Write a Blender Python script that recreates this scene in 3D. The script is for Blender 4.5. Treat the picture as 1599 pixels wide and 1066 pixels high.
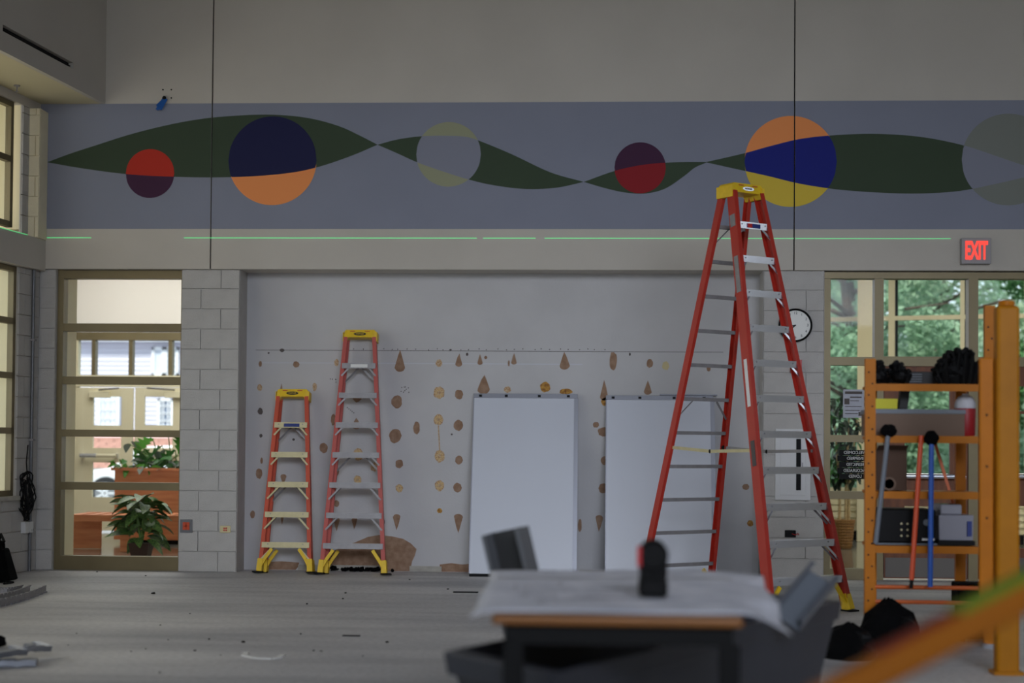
import bpy, math, random
from math import sin, cos, pi, radians, sqrt, atan2
from mathutils import Vector, Matrix
random.seed(7)
R = random.Random(7)
scene = bpy.context.scene
for o in list(bpy.data.objects): bpy.data.objects.remove(o)
col = scene.collection

# ------------------------------------------------------------------ camera
F, PITCH, YAW, ROLL, SHY, CH = 2400.0, .02374, .05447, .00807, 102.475, 1.3105
_f = Vector((-sin(YAW)*cos(PITCH), cos(YAW)*cos(PITCH), sin(PITCH)))
_r = Vector((cos(YAW), sin(YAW), 0)); _u = _r.cross(_f)
_r2 = _r*cos(ROLL) + _u*sin(ROLL); _u2 = _u*cos(ROLL) - _r*sin(ROLL)
CAM = Vector((0, 0, CH))
cd = bpy.data.cameras.new('camera'); camo = bpy.data.objects.new('camera', cd); col.objects.link(camo)
camo.matrix_world = Matrix(((_r2.x, _u2.x, -_f.x, 0), (_r2.y, _u2.y, -_f.y, 0), (_r2.z, _u2.z, -_f.z, CH), (0, 0, 0, 1)))
cd.sensor_width = 36; cd.sensor_fit = 'HORIZONTAL'; cd.lens = F*36/1599; cd.shift_y = SHY/1599
cd.clip_end = 300; cd.clip_start = .1
cd.dof.use_dof = True; cd.dof.focus_distance = 14.0; cd.dof.aperture_fstop = 1.1
scene.camera = camo

# ------------------------------------------------------------------ light
w = bpy.data.worlds.new('sky'); scene.world = w; w.use_nodes = True
wn = w.node_tree; bg = wn.nodes['Background']
bg.inputs[0].default_value = (.80, .90, 1, 1); bg.inputs[1].default_value = 1.9
def area(name, loc, target, sx, sy, power, colr):
    l = bpy.data.lights.new(name, 'AREA'); l.shape = 'RECTANGLE'; l.size = sx; l.size_y = sy
    l.energy = power; l.color = colr
    o = bpy.data.objects.new(name, l); col.objects.link(o); o.location = loc
    d = Vector(target)-Vector(loc); o.rotation_euler = d.to_track_quat('-Z', 'Y').to_euler()
    return o
fl_ = area('window_light_front', (2.5, -4.5, 5.2), (.4, 14.0, .2), 8, 2.4, 98, (.80, .86, 1)); fl_.data.spread = radians(44)
area('window_light_left', (-6.3, 9.6, 1.75), (3, 13.0, 1.2), 6.5, 1.9, 40, (1, .90, .76))
area('clerestory_light_left', (-6.2, 11.2, 3.85), (3.5, 14.5, 4.7), 5, 1.3, 38, (1, .87, .66))
area('step_shine_light', (8.0, 10.4, 4.1), (1, 12, 2.2), 5, 1.7, 38, (.84, .9, 1))  # unseen lamp added on the right for the shine on upper ladder steps
area('lobby_light_left', (-5.6, 19.3, 4.1), (-5.6, 19.6, 0), 4, 3.2, 170, (1, .97, .93))
area('lobby_light_right', (4.6, 18.6, 4.1), (4.6, 18.8, 0), 4, 3, 120, (1, .93, .80))
sl = bpy.data.lights.new('sun', 'SUN'); sl.energy = 4.6; sl.angle = radians(2); sl.color = (1, .93, .80)
so_ = bpy.data.objects.new('sun', sl); col.objects.link(so_)
so_.rotation_euler = Vector((sin(.32), cos(.32), -.80)).to_track_quat('-Z', 'Y').to_euler()
scene.view_settings.view_transform = 'Standard'; scene.view_settings.look = 'None'
scene.view_settings.gamma = 1; scene.view_settings.use_curve_mapping = False
scene.view_settings.exposure = -.17
scene.cycles.use_denoising = True
scene.cycles.max_bounces = 8; scene.cycles.transparent_max_bounces = 16
scene.cycles.sample_clamp_indirect = 4

# ------------------------------------------------------------------ geometry of the view: pixel of the 1599x1066 frame -> point
def ray(px, py):
    return _f + _r2*((px-800)/F) - _u2*((py-533-SHY)/F)
def at(px, py, Y):
    d = ray(px, py); return CAM + d*(Y/d.y)
def onfloor(px, py, z=0):
    d = ray(px, py); return CAM + d*((z-CH)/d.z)
def onplane(px, py, P, n):
    d = ray(px, py); n = Vector(n); return CAM + d*((Vector(P)-CAM).dot(n)/d.dot(n))

# ------------------------------------------------------------------ helpers
class MB:
    def __init__(s): s.v = []; s.f = []
    def add(s, vs, fs):
        n = len(s.v); s.v += [tuple(x) for x in vs]; s.f += [tuple(i+n for i in q) for q in fs]; return s
    def box(s, a, b):
        x0, y0, z0 = a; x1, y1, z1 = b
        return s.add([(x0,y0,z0),(x1,y0,z0),(x1,y1,z0),(x0,y1,z0),(x0,y0,z1),(x1,y0,z1),(x1,y1,z1),(x0,y1,z1)],
                     [(0,3,2,1),(4,5,6,7),(0,1,5,4),(1,2,6,5),(2,3,7,6),(3,0,4,7)])
    def prof(s, pts, p0, p1, side, caps=True, scale1=1):
        """extrude the 2D profile pts (in side, third axis) from p0 to p1"""
        p0 = Vector(p0); p1 = Vector(p1); ax = (p1-p0).normalized(); sd = Vector(side)
        sd = (sd-ax*sd.dot(ax)).normalized(); th = ax.cross(sd)
        n = len(pts)
        vs = [p0+sd*a+th*b for a, b in pts]+[p1+sd*a*scale1+th*b*scale1 for a, b in pts]
        fs = [(i, (i+1) % n, n+(i+1) % n, n+i) for i in range(n)]
        if caps: fs += [tuple(range(n-1, -1, -1)), tuple(range(n, 2*n))]
        return s.add(vs, fs)
    def bar(s, p0, p1, a, b, side=(1, 0, 0)):
        return s.prof([(-a/2,-b/2),(a/2,-b/2),(a/2,b/2),(-a/2,b/2)], p0, p1, side)
    def tube(s, pts, r, n=8, r1=None):
        pts = [Vector(p) for p in pts]; m = len(pts); rings = []
        ref = Vector((0, 0, 1))
        for i, p in enumerate(pts):
            t = (pts[min(i+1, m-1)]-pts[max(i-1, 0)]).normalized()
            if abs(t.dot(ref)) > .95: ref = Vector((1, 0, 0)) if abs(t.x) < .9 else Vector((0, 1, 0))
            a = t.cross(ref).normalized(); b = t.cross(a)
            rr = r if r1 is None else r+(r1-r)*i/(m-1)
            rings.append([p+a*cos(2*pi*k/n)*rr+b*sin(2*pi*k/n)*rr for k in range(n)])
        vs = [q for rg in rings for q in rg]; fs = []
        for i in range(m-1):
            for k in range(n):
                fs.append((i*n+k, i*n+(k+1) % n, (i+1)*n+(k+1) % n, (i+1)*n+k))
        fs += [tuple(range(n-1, -1, -1)), tuple(range((m-1)*n, m*n))]
        return s.add(vs, fs)
    def lathe(s, c, prof, n=24, axis='z', squash=1):
        """prof: (radius, height) list"""
        c = Vector(c); vs = []
        for r, h in prof:
            for k in range(n):
                a = 2*pi*k/n
                if axis == 'z': vs.append(c+Vector((r*cos(a), r*sin(a)*squash, h)))
                else: vs.append(c+Vector((r*cos(a), h, r*sin(a))))
        fs = []
        m = len(prof)
        for i in range(m-1):
            for k in range(n):
                fs.append((i*n+k, i*n+(k+1) % n, (i+1)*n+(k+1) % n, (i+1)*n+k))
        fs += [tuple(range(n-1, -1, -1)), tuple(range((m-1)*n, m*n))]
        return s.add(vs, fs)
    def plate(s, pts, y, th):
        """polygon in x-z, facing -y at y, thickness th backwards"""
        n = len(pts)
        return s.add([(x, y, z) for x, z in pts]+[(x, y+th, z) for x, z in pts],
                     [tuple(range(n)), tuple(range(2*n-1, n-1, -1))]+[(i, n+i, n+(i+1) % n, (i+1) % n) for i in range(n)])
    def blob(s, c, r, n=10, m=7, rough=.15, rnd=None):
        rnd = rnd or R; c = Vector(c); vs = [c+Vector((0, 0, r[2]))]
        for i in range(1, m):
            for k in range(n):
                a = 2*pi*k/n; b = pi*i/m; q = 1+rnd.uniform(-rough, rough)
                vs.append(c+Vector((r[0]*sin(b)*cos(a)*q, r[1]*sin(b)*sin(a)*q, r[2]*cos(b)*q)))
        vs.append(c-Vector((0, 0, r[2]))); fs = []
        for k in range(n): fs.append((0, 1+k, 1+(k+1) % n))
        for i in range(m-2):
            for k in range(n):
                a = 1+i*n+k; b = 1+i*n+(k+1) % n; fs.append((a, a+n, b+n, b))
        e = len(vs)-1; q = 1+(m-2)*n
        for k in range(n): fs.append((q+k, e, q+(k+1) % n))
        return s.add(vs, fs)
    def mesh(s, name, mat, smooth=False):
        me = bpy.data.meshes.new(name); me.from_pydata(s.v, [], s.f); me.validate(); me.update()
        import bmesh
        bm = bmesh.new(); bm.from_mesh(me); bmesh.ops.recalc_face_normals(bm, faces=bm.faces); bm.to_mesh(me); bm.free()
        if mat: me.materials.append(mat)
        if smooth:
            me.shade_smooth()
            try: me.set_sharp_from_angle(angle=radians(40))
            except Exception: pass
        return me
    def obj(s, name, mat, parent=None, smooth=False, bevel=0, kind=None, loc=None, label=None, recenter=False):
        if recenter and s.v:
            lo = Vector([min(p[i] for p in s.v) for i in range(3)]); hi = Vector([max(p[i] for p in s.v) for i in range(3)])
            c = Vector(((lo.x+hi.x)/2, (lo.y+hi.y)/2, lo.z)); s.v = [tuple(Vector(p)-c) for p in s.v]
            loc = c if loc is None else c+Vector(loc)
        me = s.mesh(name, mat, smooth)
        o = bpy.data.objects.new(name, me); col.objects.link(o)
        if parent: o.parent = parent
        if loc is not None: o.location = loc
        if bevel:
            b = o.modifiers.new('bevel', 'BEVEL'); b.width = bevel; b.segments = 2; b.limit_method = 'ANGLE'
        if kind: o['kind'] = kind
        if label: o['label'] = label
        return o
def tag(o, label, cat, group=None):
    o['label'] = label; o['category'] = cat
    if group: o['group'] = group
    return o
def thing(name, label, cat, loc=(0, 0, 0), rz=0, group=None):
    o = bpy.data.objects.new(name, None); col.objects.link(o); o.location = loc; o.rotation_euler = (0, 0, rz)
    o.empty_display_size = .1
    return tag(o, label, cat, group)
def struct(name):
    o = bpy.data.objects.new(name, None); col.objects.link(o); o['kind'] = 'structure'; o.empty_display_size = .1
    return o

def srgb(c):
    return tuple((x/255/12.92 if x/255 <= .04045 else ((x/255+.055)/1.055)**2.4) for x in c)+(1,)
def mat(name, c, rough=.6, metal=0, noise=0, nscale=8, c2=None, bump=0, bscale=60, spec=None, emit=None, estr=0, trans=0, stretch=None, detail=4, coat=0):
    m = bpy.data.materials.new(name); m.use_nodes = True; nt = m.node_tree; p = nt.nodes['Principled BSDF']
    p.inputs['Base Color'].default_value = srgb(c); p.inputs['Roughness'].default_value = rough; p.inputs['Metallic'].default_value = metal
    if spec is not None: p.inputs['Specular IOR Level'].default_value = spec
    if coat: p.inputs['Coat Weight'].default_value = coat
    tc = None
    if noise or bump:
        tc = nt.nodes.new('ShaderNodeTexCoord'); mp = nt.nodes.new('ShaderNodeMapping')
        nt.links.new(tc.outputs['Object'], mp.inputs[0])
        if stretch: mp.inputs['Scale'].default_value = stretch
    if noise:
        n = nt.nodes.new('ShaderNodeTexNoise'); n.inputs['Scale'].default_value = nscale; n.inputs['Detail'].default_value = detail
        nt.links.new(mp.outputs[0], n.inputs[0])
        rp = nt.nodes.new('ShaderNodeValToRGB')
        a = srgb(c); b = srgb(c2) if c2 else tuple(x*(1-noise) for x in a[:3])+(1,)
        rp.color_ramp.elements[0].color = b; rp.color_ramp.elements[0].position = .35
        rp.color_ramp.elements[1].color = a; rp.color_ramp.elements[1].position = .65
        nt.links.new(n.outputs[0], rp.inputs[0]); nt.links.new(rp.outputs[0], p.inputs['Base Color'])
    if bump:
        n2 = nt.nodes.new('ShaderNodeTexNoise'); n2.inputs['Scale'].default_value = bscale
        nt.links.new(mp.outputs[0], n2.inputs[0]); bp = nt.nodes.new('ShaderNodeBump'); bp.inputs['Strength'].default_value = bump
        bp.inputs['Distance'].default_value = .01
        nt.links.new(n2.outputs[0], bp.inputs['Height']); nt.links.new(bp.outputs[0], p.inputs['Normal'])
    if emit:
        p.inputs['Emission Color'].default_value = srgb(emit); p.inputs['Emission Strength'].default_value = estr
    if trans:
        out = nt.nodes['Material Output']; t = nt.nodes.new('ShaderNodeBsdfTranslucent'); mx = nt.nodes.new('ShaderNodeMixShader')
        t.inputs[0].default_value = srgb(c); mx.inputs[0].default_value = trans
        nt.links.new(p.outputs[0], mx.inputs[1]); nt.links.new(t.outputs[0], mx.inputs[2]); nt.links.new(mx.outputs[0], out.inputs[0])
    return m
def glassmat(name, tint=(1, 1, 1), refl=.06):
    m = bpy.data.materials.new(name); m.use_nodes = True; nt = m.node_tree; nt.nodes.clear()
    out = nt.nodes.new('ShaderNodeOutputMaterial'); t = nt.nodes.new('ShaderNodeBsdfTransparent'); g = nt.nodes.new('ShaderNodeBsdfGlossy')
    mx = nt.nodes.new('ShaderNodeMixShader'); mx.inputs[0].default_value = refl
    t.inputs[0].default_value = tint+(1,); g.inputs['Roughness'].default_value = .02
    nt.links.new(t.outputs[0], mx.inputs[1]); nt.links.new(g.outputs[0], mx.inputs[2]); nt.links.new(mx.outputs[0], out.inputs[0])
    return m
M = {}
def defmat(k, *a, **kw): M[k] = mat(k, *a, **kw)
defmat('wall_paint', (196, 190, 180), .85, noise=.06, nscale=1.3, bump=.15, bscale=180)
defmat('block_paint', (186, 183, 179), .8, noise=.08, nscale=6, bump=.5, bscale=90)
defmat('pier_paint_lit', (238, 228, 198), .8, noise=.06, nscale=6, bump=.4, bscale=90); defmat('mortar', (184, 181, 177), .9)  # pier blocks coloured lighter to carry the light from the left windows
defmat('recess_paint', (192, 191, 192), .75, noise=.07, nscale=2, bump=.1, bscale=40)
defmat('ceiling_paint', (96, 94, 92), .9, noise=.04, nscale=1)
defmat('dark_gap', (20, 20, 22), .9)
defmat('soffit', (205, 195, 160), .8, noise=.04, nscale=1)
defmat('storefront', (124, 112, 82), .45, metal=.35, noise=.12, nscale=3)
defmat('cream_frame', (224, 215, 182), .5, noise=.05, nscale=3)
defmat('cream_wall', (228, 216, 178), .7)
defmat('lobby_white', (240, 234, 225), .7, noise=.03, nscale=1)
defmat('mural_slate', (134, 138, 154), .8, noise=.05, nscale=1.5)
defmat('mural_green', (54, 70, 50), .8, noise=.06, nscale=2)
defmat('mural_red', (186, 42, 22), .8); defmat('mural_purple', (62, 24, 58), .8)
defmat('mural_navy', (10, 14, 66), .8); defmat('mural_orange', (240, 148, 84), .8)
defmat('mural_blue', (8, 24, 122), .8); defmat('mural_yellow', (215, 186, 62), .8)
defmat('mural_crimson', (140, 16, 28), .8); defmat('mural_grey', (132, 135, 150), .8)
defmat('mural_olive', (150, 152, 124), .8); defmat('mural_sage', (124, 128, 122), .8)
defmat('fibre_orange', (196, 70, 34), .45, noise=.1, nscale=6)
defmat('fibre_pink', (186, 78, 68), .45, noise=.12, nscale=5)
defmat('fibre_red', (178, 46, 32), .4, noise=.1, nscale=5)
defmat('cap_yellow', (236, 196, 30), .45, noise=.12, nscale=14)
defmat('alu', (232, 236, 244), .24, metal=.85, noise=.05, nscale=20)
defmat('alu_dull', (150, 148, 150), .5, metal=.5, noise=.15, nscale=16)
defmat('alu_cream', (200, 190, 150), .5, metal=.3, noise=.1, nscale=16)
defmat('black_print', (18, 18, 18), .6); defmat('white_print', (225, 225, 222), .6)
defmat('blue_print', (30, 50, 120), .6); defmat('red_print', (190, 40, 40), .6)
defmat('patch_brown', (156, 128, 106), .9, noise=.3, nscale=18, c2=(136, 106, 84))
defmat('patch_orange', (166, 128, 92), .9, noise=.5, nscale=70, c2=(200, 180, 150))
defmat('patch_gold', (196, 150, 72), .9, noise=.3, nscale=40, c2=(130, 84, 44))
defmat('glue', (212, 180, 120), .8)
defmat('patch_cream', (196, 182, 140), .9)
defmat('scuff', (90, 84, 82), .9)
defmat('whiteboard', (198, 202, 212), .35, noise=.03, nscale=1)
defmat('board_frame', (140, 142, 150), .4, metal=.5)
defmat('black', (4, 4, 5), .6, spec=.2); defmat('black_soft', (8, 8, 9), .95, spec=.1, noise=.3, nscale=9)
defmat('rubber', (14, 14, 15), .8, spec=.2)
defmat('clock_face', (225, 225, 220), .5); defmat('red_plastic', (176, 26, 30), .4)
defmat('cabinet_white', (205, 205, 205), .5); defmat('grey_plate', (110, 112, 116), .4, metal=.4)
defmat('outlet_orange', (196, 70, 30), .5); defmat('outlet_cream', (206, 194, 150), .5)
defmat('kick', (96, 90, 84), .5, metal=.1); defmat('exit_case', (150, 148, 150), .5); defmat('exit_red', (230, 60, 50), .5, emit=(255, 66, 52), estr=1.2)
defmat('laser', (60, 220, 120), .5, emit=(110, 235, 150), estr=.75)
defmat('tape_blue', (20, 90, 170), .6)
defmat('wood_orange', (218, 142, 94), .5, noise=.25, nscale=3, stretch=(1, 1, 8), c2=(200, 120, 76))
defmat('wood_brown', (120, 66, 26), .55, noise=.25, nscale=3, stretch=(6, 1, 1), c2=(98, 50, 18))
defmat('leaf_dark', (34, 74, 42), .4, noise=.5, nscale=40, c2=(120, 150, 80)); defmat('leaf_fig', (34, 56, 32), .5, noise=.3, nscale=5); defmat('leaf_mid', (60, 120, 52), .4, noise=.3, nscale=12, trans=.25)
defmat('leaf_bright', (92, 160, 62), .45, trans=.35); defmat('leaf_grey', (120, 130, 120), .5, trans=.2)
defmat('stem', (110, 140, 70), .6); defmat('trunk_pale', (196, 170, 120), .7, noise=.2, nscale=30)
defmat('pot_dark', (66, 44, 32), .5); defmat('soil', (50, 38, 28), .95)
defmat('basket', (176, 128, 66), .7, noise=.5, nscale=60, stretch=(1, 1, 3), c2=(120, 80, 34))
defmat('siding', (214, 212, 226), .7); defmat('win_white', (240, 242, 248), .5); defmat('win_glass', (120, 130, 150), .2)
defmat('curtain', (205, 212, 225), .8); defmat('brick_red', (214, 160, 146), .8, noise=.2, nscale=10)
defmat('car_white', (225, 228, 235), .25); defmat('tyre', (30, 30, 34), .8); defmat('rim', (150, 152, 158), .3, metal=.7)
defmat('asphalt', (170, 172, 176), .9, noise=.1, nscale=.5); defmat('grass', (90, 120, 60), .9, noise=.4, nscale=2)
defmat('bark', (96, 84, 76), .9, noise=.3, nscale=10)
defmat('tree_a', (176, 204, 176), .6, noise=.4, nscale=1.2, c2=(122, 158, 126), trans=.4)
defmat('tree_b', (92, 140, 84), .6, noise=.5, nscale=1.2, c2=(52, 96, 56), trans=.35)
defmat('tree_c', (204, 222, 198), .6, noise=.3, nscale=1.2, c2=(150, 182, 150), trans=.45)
defmat('rack_orange', (178, 104, 0), .5, noise=.1, nscale=8, spec=.2)
defmat('post_yellow', (170, 108, 0), .5, noise=.15, nscale=4, spec=.2)
defmat('rung_orange', (196, 92, 30), .45)
defmat('pole_blue', (20, 84, 178), .4); defmat('pole_red', (206, 72, 22), .4); defmat('pole_grey', (100, 106, 114), .5)
defmat('box_yellow', (196, 190, 20), .6); defmat('box_taupe', (112, 92, 78), .8); defmat('card', (84, 64, 52), .9)
defmat('clear_plastic', (140, 140, 150), .25); defmat('cooler_white', (190, 190, 196), .5); defmat('cooler_red', (150, 10, 22), .5)
defmat('paper', (232, 232, 240), .8, noise=.06, nscale=7, c2=(206, 208, 218)); defmat('table_wood', (140, 88, 34), .4, noise=.25, nscale=4, stretch=(.3, 1, 1))
defmat('bin_grey', (54, 56, 64), .45, noise=.15, nscale=3, bump=.1, bscale=10)
defmat('steel', (150, 154, 164), .35, metal=.75, noise=.15, nscale=6); defmat('steel_dark', (58, 58, 58), .6, metal=.1, spec=.2)
defmat('drill_black', (10, 10, 11), .6, spec=.15); defmat('drill_red', (190, 26, 34), .4)
defmat('plastic_bag', (120, 126, 142), .35); defmat('brace_amber', (158, 90, 0), .45); defmat('brace_green', (106, 126, 22), .5); defmat('brace_red', (124, 36, 10), .5)
defmat('floor_tile', (120, 116, 106), .12, noise=.2, nscale=3)
defmat('base_strip', (176, 172, 162), .8, noise=.2, nscale=12)
defmat('sign_poster', (176, 178, 188), .6, noise=.1, nscale=20)
M['glass'] = glassmat('glass', (.95, .97, .97), .004); M['glass_warm'] = glassmat('glass_warm', (.96, .96, .9), .08)

# ------------------------------------------------------------------ floor
YW, YB, YR = 15.265, 15.235, 15.60
def floor_material():
    m = bpy.data.materials.new('concrete_floor'); m.use_nodes = True; nt = m.node_tree; p = nt.nodes['Principled BSDF']; p.inputs['Roughness'].default_value = .62
    tc = nt.nodes.new('ShaderNodeTexCoord')
    def noise(scale, sc, det=5, off=(0, 0, 0)):
        mp = nt.nodes.new('ShaderNodeMapping'); mp.inputs['Scale'].default_value = sc; mp.inputs['Location'].default_value = off
        mp.inputs['Rotation'].default_value = (0, 0, .06)
        n = nt.nodes.new('ShaderNodeTexNoise'); n.inputs['Scale'].default_value = scale; n.inputs['Detail'].default_value = det
        nt.links.new(tc.outputs['Object'], mp.inputs[0]); nt.links.new(mp.outputs[0], n.inputs[0]); return n
    def ramp(n, a, ca, b, cb):
        r = nt.nodes.new('ShaderNodeValToRGB'); r.color_ramp.elements[0].position = a; r.color_ramp.elements[0].color = ca
        r.color_ramp.elements[1].position = b; r.color_ramp.elements[1].color = cb; nt.links.new(n.outputs[0], r.inputs[0]); return r
    def mix(mode, fac, a, b):
        x = nt.nodes.new('ShaderNodeMix'); x.data_type = 'RGBA'; x.blend_type = mode; x.inputs[0].default_value = fac
        nt.links.new(a.outputs[0] if a.type != 'MIX' else a.outputs[2], x.inputs[6]); nt.links.new(b.outputs[0] if b.type != 'MIX' else b.outputs[2], x.inputs[7]); return x
    base = ramp(noise(.6, (.6, 1.5, 1), 6), .3, srgb((164, 164, 168)), .7, srgb((214, 212, 210)))
    fine = ramp(noise(26, (1, 1, 1)), .35, (.78, .78, .78, 1), .6, (1, 1, 1, 1))
    streak = ramp(noise(1.6, (.35, 1.8, 1), 7, (3, 1, 0)), .34, (.80, .80, .81, 1), .52, (1, 1, 1, 1))
    speck = ramp(noise(48, (.6, 1.6, 1), 2, (9, 2, 0)), .24, (.12, .12, .12, 1), .29, (1, 1, 1, 1))
    a = mix('MULTIPLY', .7, base, fine); b = mix('MULTIPLY', .9, a, streak); c = mix('MULTIPLY', .9, b, speck)
    nt.links.new(c.outputs[2], p.inputs['Base Color'])
    bp = nt.nodes.new('ShaderNodeBump'); bp.inputs['Strength'].default_value = .12; n = noise(30, (1, 1, 1))
    nt.links.new(n.outputs[0], bp.inputs['Height']); nt.links.new(bp.outputs[0], p.inputs['Normal'])
    return m
fl = MB().box((-9, -9, -.1), (9.5, 15.9, 0)).obj('floor', floor_material(), kind='structure')
lf = MB().box((-14, 15.9, -.1), (12, 23.2, -.004)).obj('floor', M['floor_tile'], kind='structure')
# ------------------------------------------------------------------ shell
ceil_z = 8.0
MB().add([(x, y, z) for z in (ceil_z, ceil_z+.1) for x, y in ((-8.6, -9.1), (9.5, -9.1), (9.5, 15.9), (-5.9, 15.9))], [(0,3,2,1),(4,5,6,7),(0,1,5,4),(1,2,6,5),(2,3,7,6),(3,0,4,7)]).obj('ceiling', M['ceiling_paint'], kind='structure')
MB().box((-30, -20, -.2), (-9, 15.9, -.1)).obj('ground', M['asphalt'], kind='structure')
MB().box((8.2, -9, 0), (8.35, 15.3, ceil_z)).obj('wall_right', M['wall_paint'], kind='structure')
rear = MB()
for a, b in (((-9, -9.1, 0), (9, -9, 1)), ((-9, -9.1, 5.5), (9, -9, 8)), ((-9, -9.1, 1), (-3, -9, 5.5)), ((8, -9.1, 1), (9, -9, 5.5))): rear.box(a, b)
rear.obj('wall_front', M['wall_paint'], kind='structure')

# back wall: bulkhead panels with the mural, and what carries it
bz0, bz1 = at(800, 421, YB).z, 8.0
mz0, mz1 = at(800, 357.5, YB).z, at(800, 159.5, YB).z
wall_back = struct('wall_back')
sx1, sx2 = at(331, 250, YB).x, at(1241, 250, YB).x
xl, xr = at(60, 250, YB).x, 8.2
G = .006
segs = [(xl-.5, sx1-G), (sx1+G, sx2-G), (sx2+G, xr)]
for a, b in segs:
    MB().box((a, YB, bz0), (b, YB+.36, bz1)).obj('wall_panel', M['wall_paint'], wall_back, bevel=.004)
MB().box((xl-.6, YB+.02, bz0+.01), (xr, YB+.30, bz1)).obj('gap_backing', M['dark_gap'], wall_back)
# mural
def clipx(a, b):
    for s0, s1 in segs:
        lo, hi = max(a, s0), min(b, s1)
        if hi > lo: yield lo, hi
def strip(name, fl_, fh_, a, b, y, m, n=60):
    """painted area between curves fl_(x) and fh_(x) on the bulkhead"""
    for lo, hi in clipx(a, b):
        k = max(3, int(n*(hi-lo)/(b-a))+1); mb = MB(); top = []; bot = []
        for i in range(k+1):
            x = lo+(hi-lo)*i/k; z0, z1 = fl_(x), fh_(x)
            if z1 < z0: z0 = z1 = (z0+z1)/2
            bot.append((x, z0)); top.append((x, z1))
        for i in range(k):
            q = [bot[i], bot[i+1], top[i+1], top[i]]
            if (q[2][1]-q[1][1]) + (q[3][1]-q[0][1]) < 1e-4: continue
            j = len(mb.v); mb.v += [(x, y, z) for x, z in q]; mb.f.append((j, j+1, j+2, j+3))
        if mb.f: mb.obj(name, m, wall_back)
strip('mural_band', lambda x: mz0, lambda x: mz1, at(61, 250, YB).x, xr, YB-.0015, M['mural_slate'], 4)
def curve(pts):
    P = [at(a, b, YB) for a, b in pts]; P = [(p.x, p.z) for p in P]
    def f(x):
        if x <= P[0][0]: return P[0][1]
        for i in range(len(P)-1):
            if x <= P[i+1][0]:
                p0 = P[max(i-1, 0)]; p1 = P[i]; p2 = P[i+1]; p3 = P[min(i+2, len(P)-1)]
                h = p2[0]-p1[0]; t = (x-p1[0])/h
                m1 = (p2[1]-p0[1])/max(p2[0]-p0[0], 1e-6)*h; m2 = (p3[1]-p1[1])/max(p3[0]-p1[0], 1e-6)*h
                return (2*t**3-3*t*t+1)*p1[1]+(t**3-2*t*t+t)*m1+(-2*t**3+3*t*t)*p2[1]+(t**3-t*t)*m2
        return P[-1][1]
    return f
ribs = [
 ([(75,253),(110,240),(150,227),(200,211),(250,198),(300,188),(350,182),(420,179),(480,184),(530,197),(565,213),(590,226)],
  [(75,253.5),(130,263),(200,272),(273,276),(333,277),(400,275),(460,269),(500,260),(550,243),(590,226)]),
 ([(590,226),(620,218),(656,213),(700,212),(730,214),(752,221),(800,241),(860,269),(912,284)],
  [(590,226),(620,239),(651,253),(690,267),(735,281),(770,289),(820,295),(870,293),(912,284)]),
 ([(912,284),(960,267),(1000,258),(1040,254),(1070,253),(1103,253)],
  [(912,284),(950,295),(980,301),(1010,302),(1040,294),(1070,274),(1085,262),(1103,254)]),
 ([(1103,253),(1164,239),(1200,229),(1250,217),(1305,211),(1370,209),(1440,214),(1505,227),(1560,245),(1599,258),(1640,268)],
  [(1103,253.5),(1164,267),(1200,275),(1250,287),(1310,296),(1380,301),(1440,302),(1500,298),(1560,286),(1599,277),(1640,268)])]
RB = []
for up, lo in ribs:
    fu, fd = curve(up), curve(lo); a, b = at(up[0][0], 250, YB).x, at(up[-1][0], 250, YB).x
    RB.append((a, b, fu, fd)); strip('mural_ribbon', fd, fu, a, b, YB-.003, M['mural_green'], 50)
def rib(x):
    for a, b, fu, fd in RB:
        if a <= x <= b: return fd(x), fu(x)
    return 0, 0
def disc(cx, cy, r, cin, clow, cup=None):
    c = at(cx, cy, YB); rr = r/(F/YB)
    c0 = lambda x: c.z-sqrt(max(rr*rr-(x-c.x)**2, 0)); c1 = lambda x: c.z+sqrt(max(rr*rr-(x-c.x)**2, 0))
    a, b = c.x-rr, c.x+rr
    strip('mural_disc', lambda x: max(c0(x), rib(x)[0]), lambda x: min(c1(x), rib(x)[1]), a, b, YB-.0045, M[cin], 64)
    strip('mural_disc', c0, lambda x: min(c1(x), rib(x)[0]), a, b, YB-.0045, M[clow], 64)
    strip('mural_disc', lambda x: max(c0(x), rib(x)[1]), c1, a, b, YB-.0045, M[cup or clow], 64)
disc(235, 271, 39, 'mural_red', 'mural_purple'); disc(426, 251, 70.5, 'mural_navy', 'mural_orange')
disc(701, 241, 51, 'mural_grey', 'mural_olive'); disc(1000, 262, 40, 'mural_crimson', 'mural_purple')
disc(1235, 252, 71, 'mural_blue', 'mural_yellow', 'mural_orange'); disc(1575, 249, 71, 'mural_grey', 'mural_sage')

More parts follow.
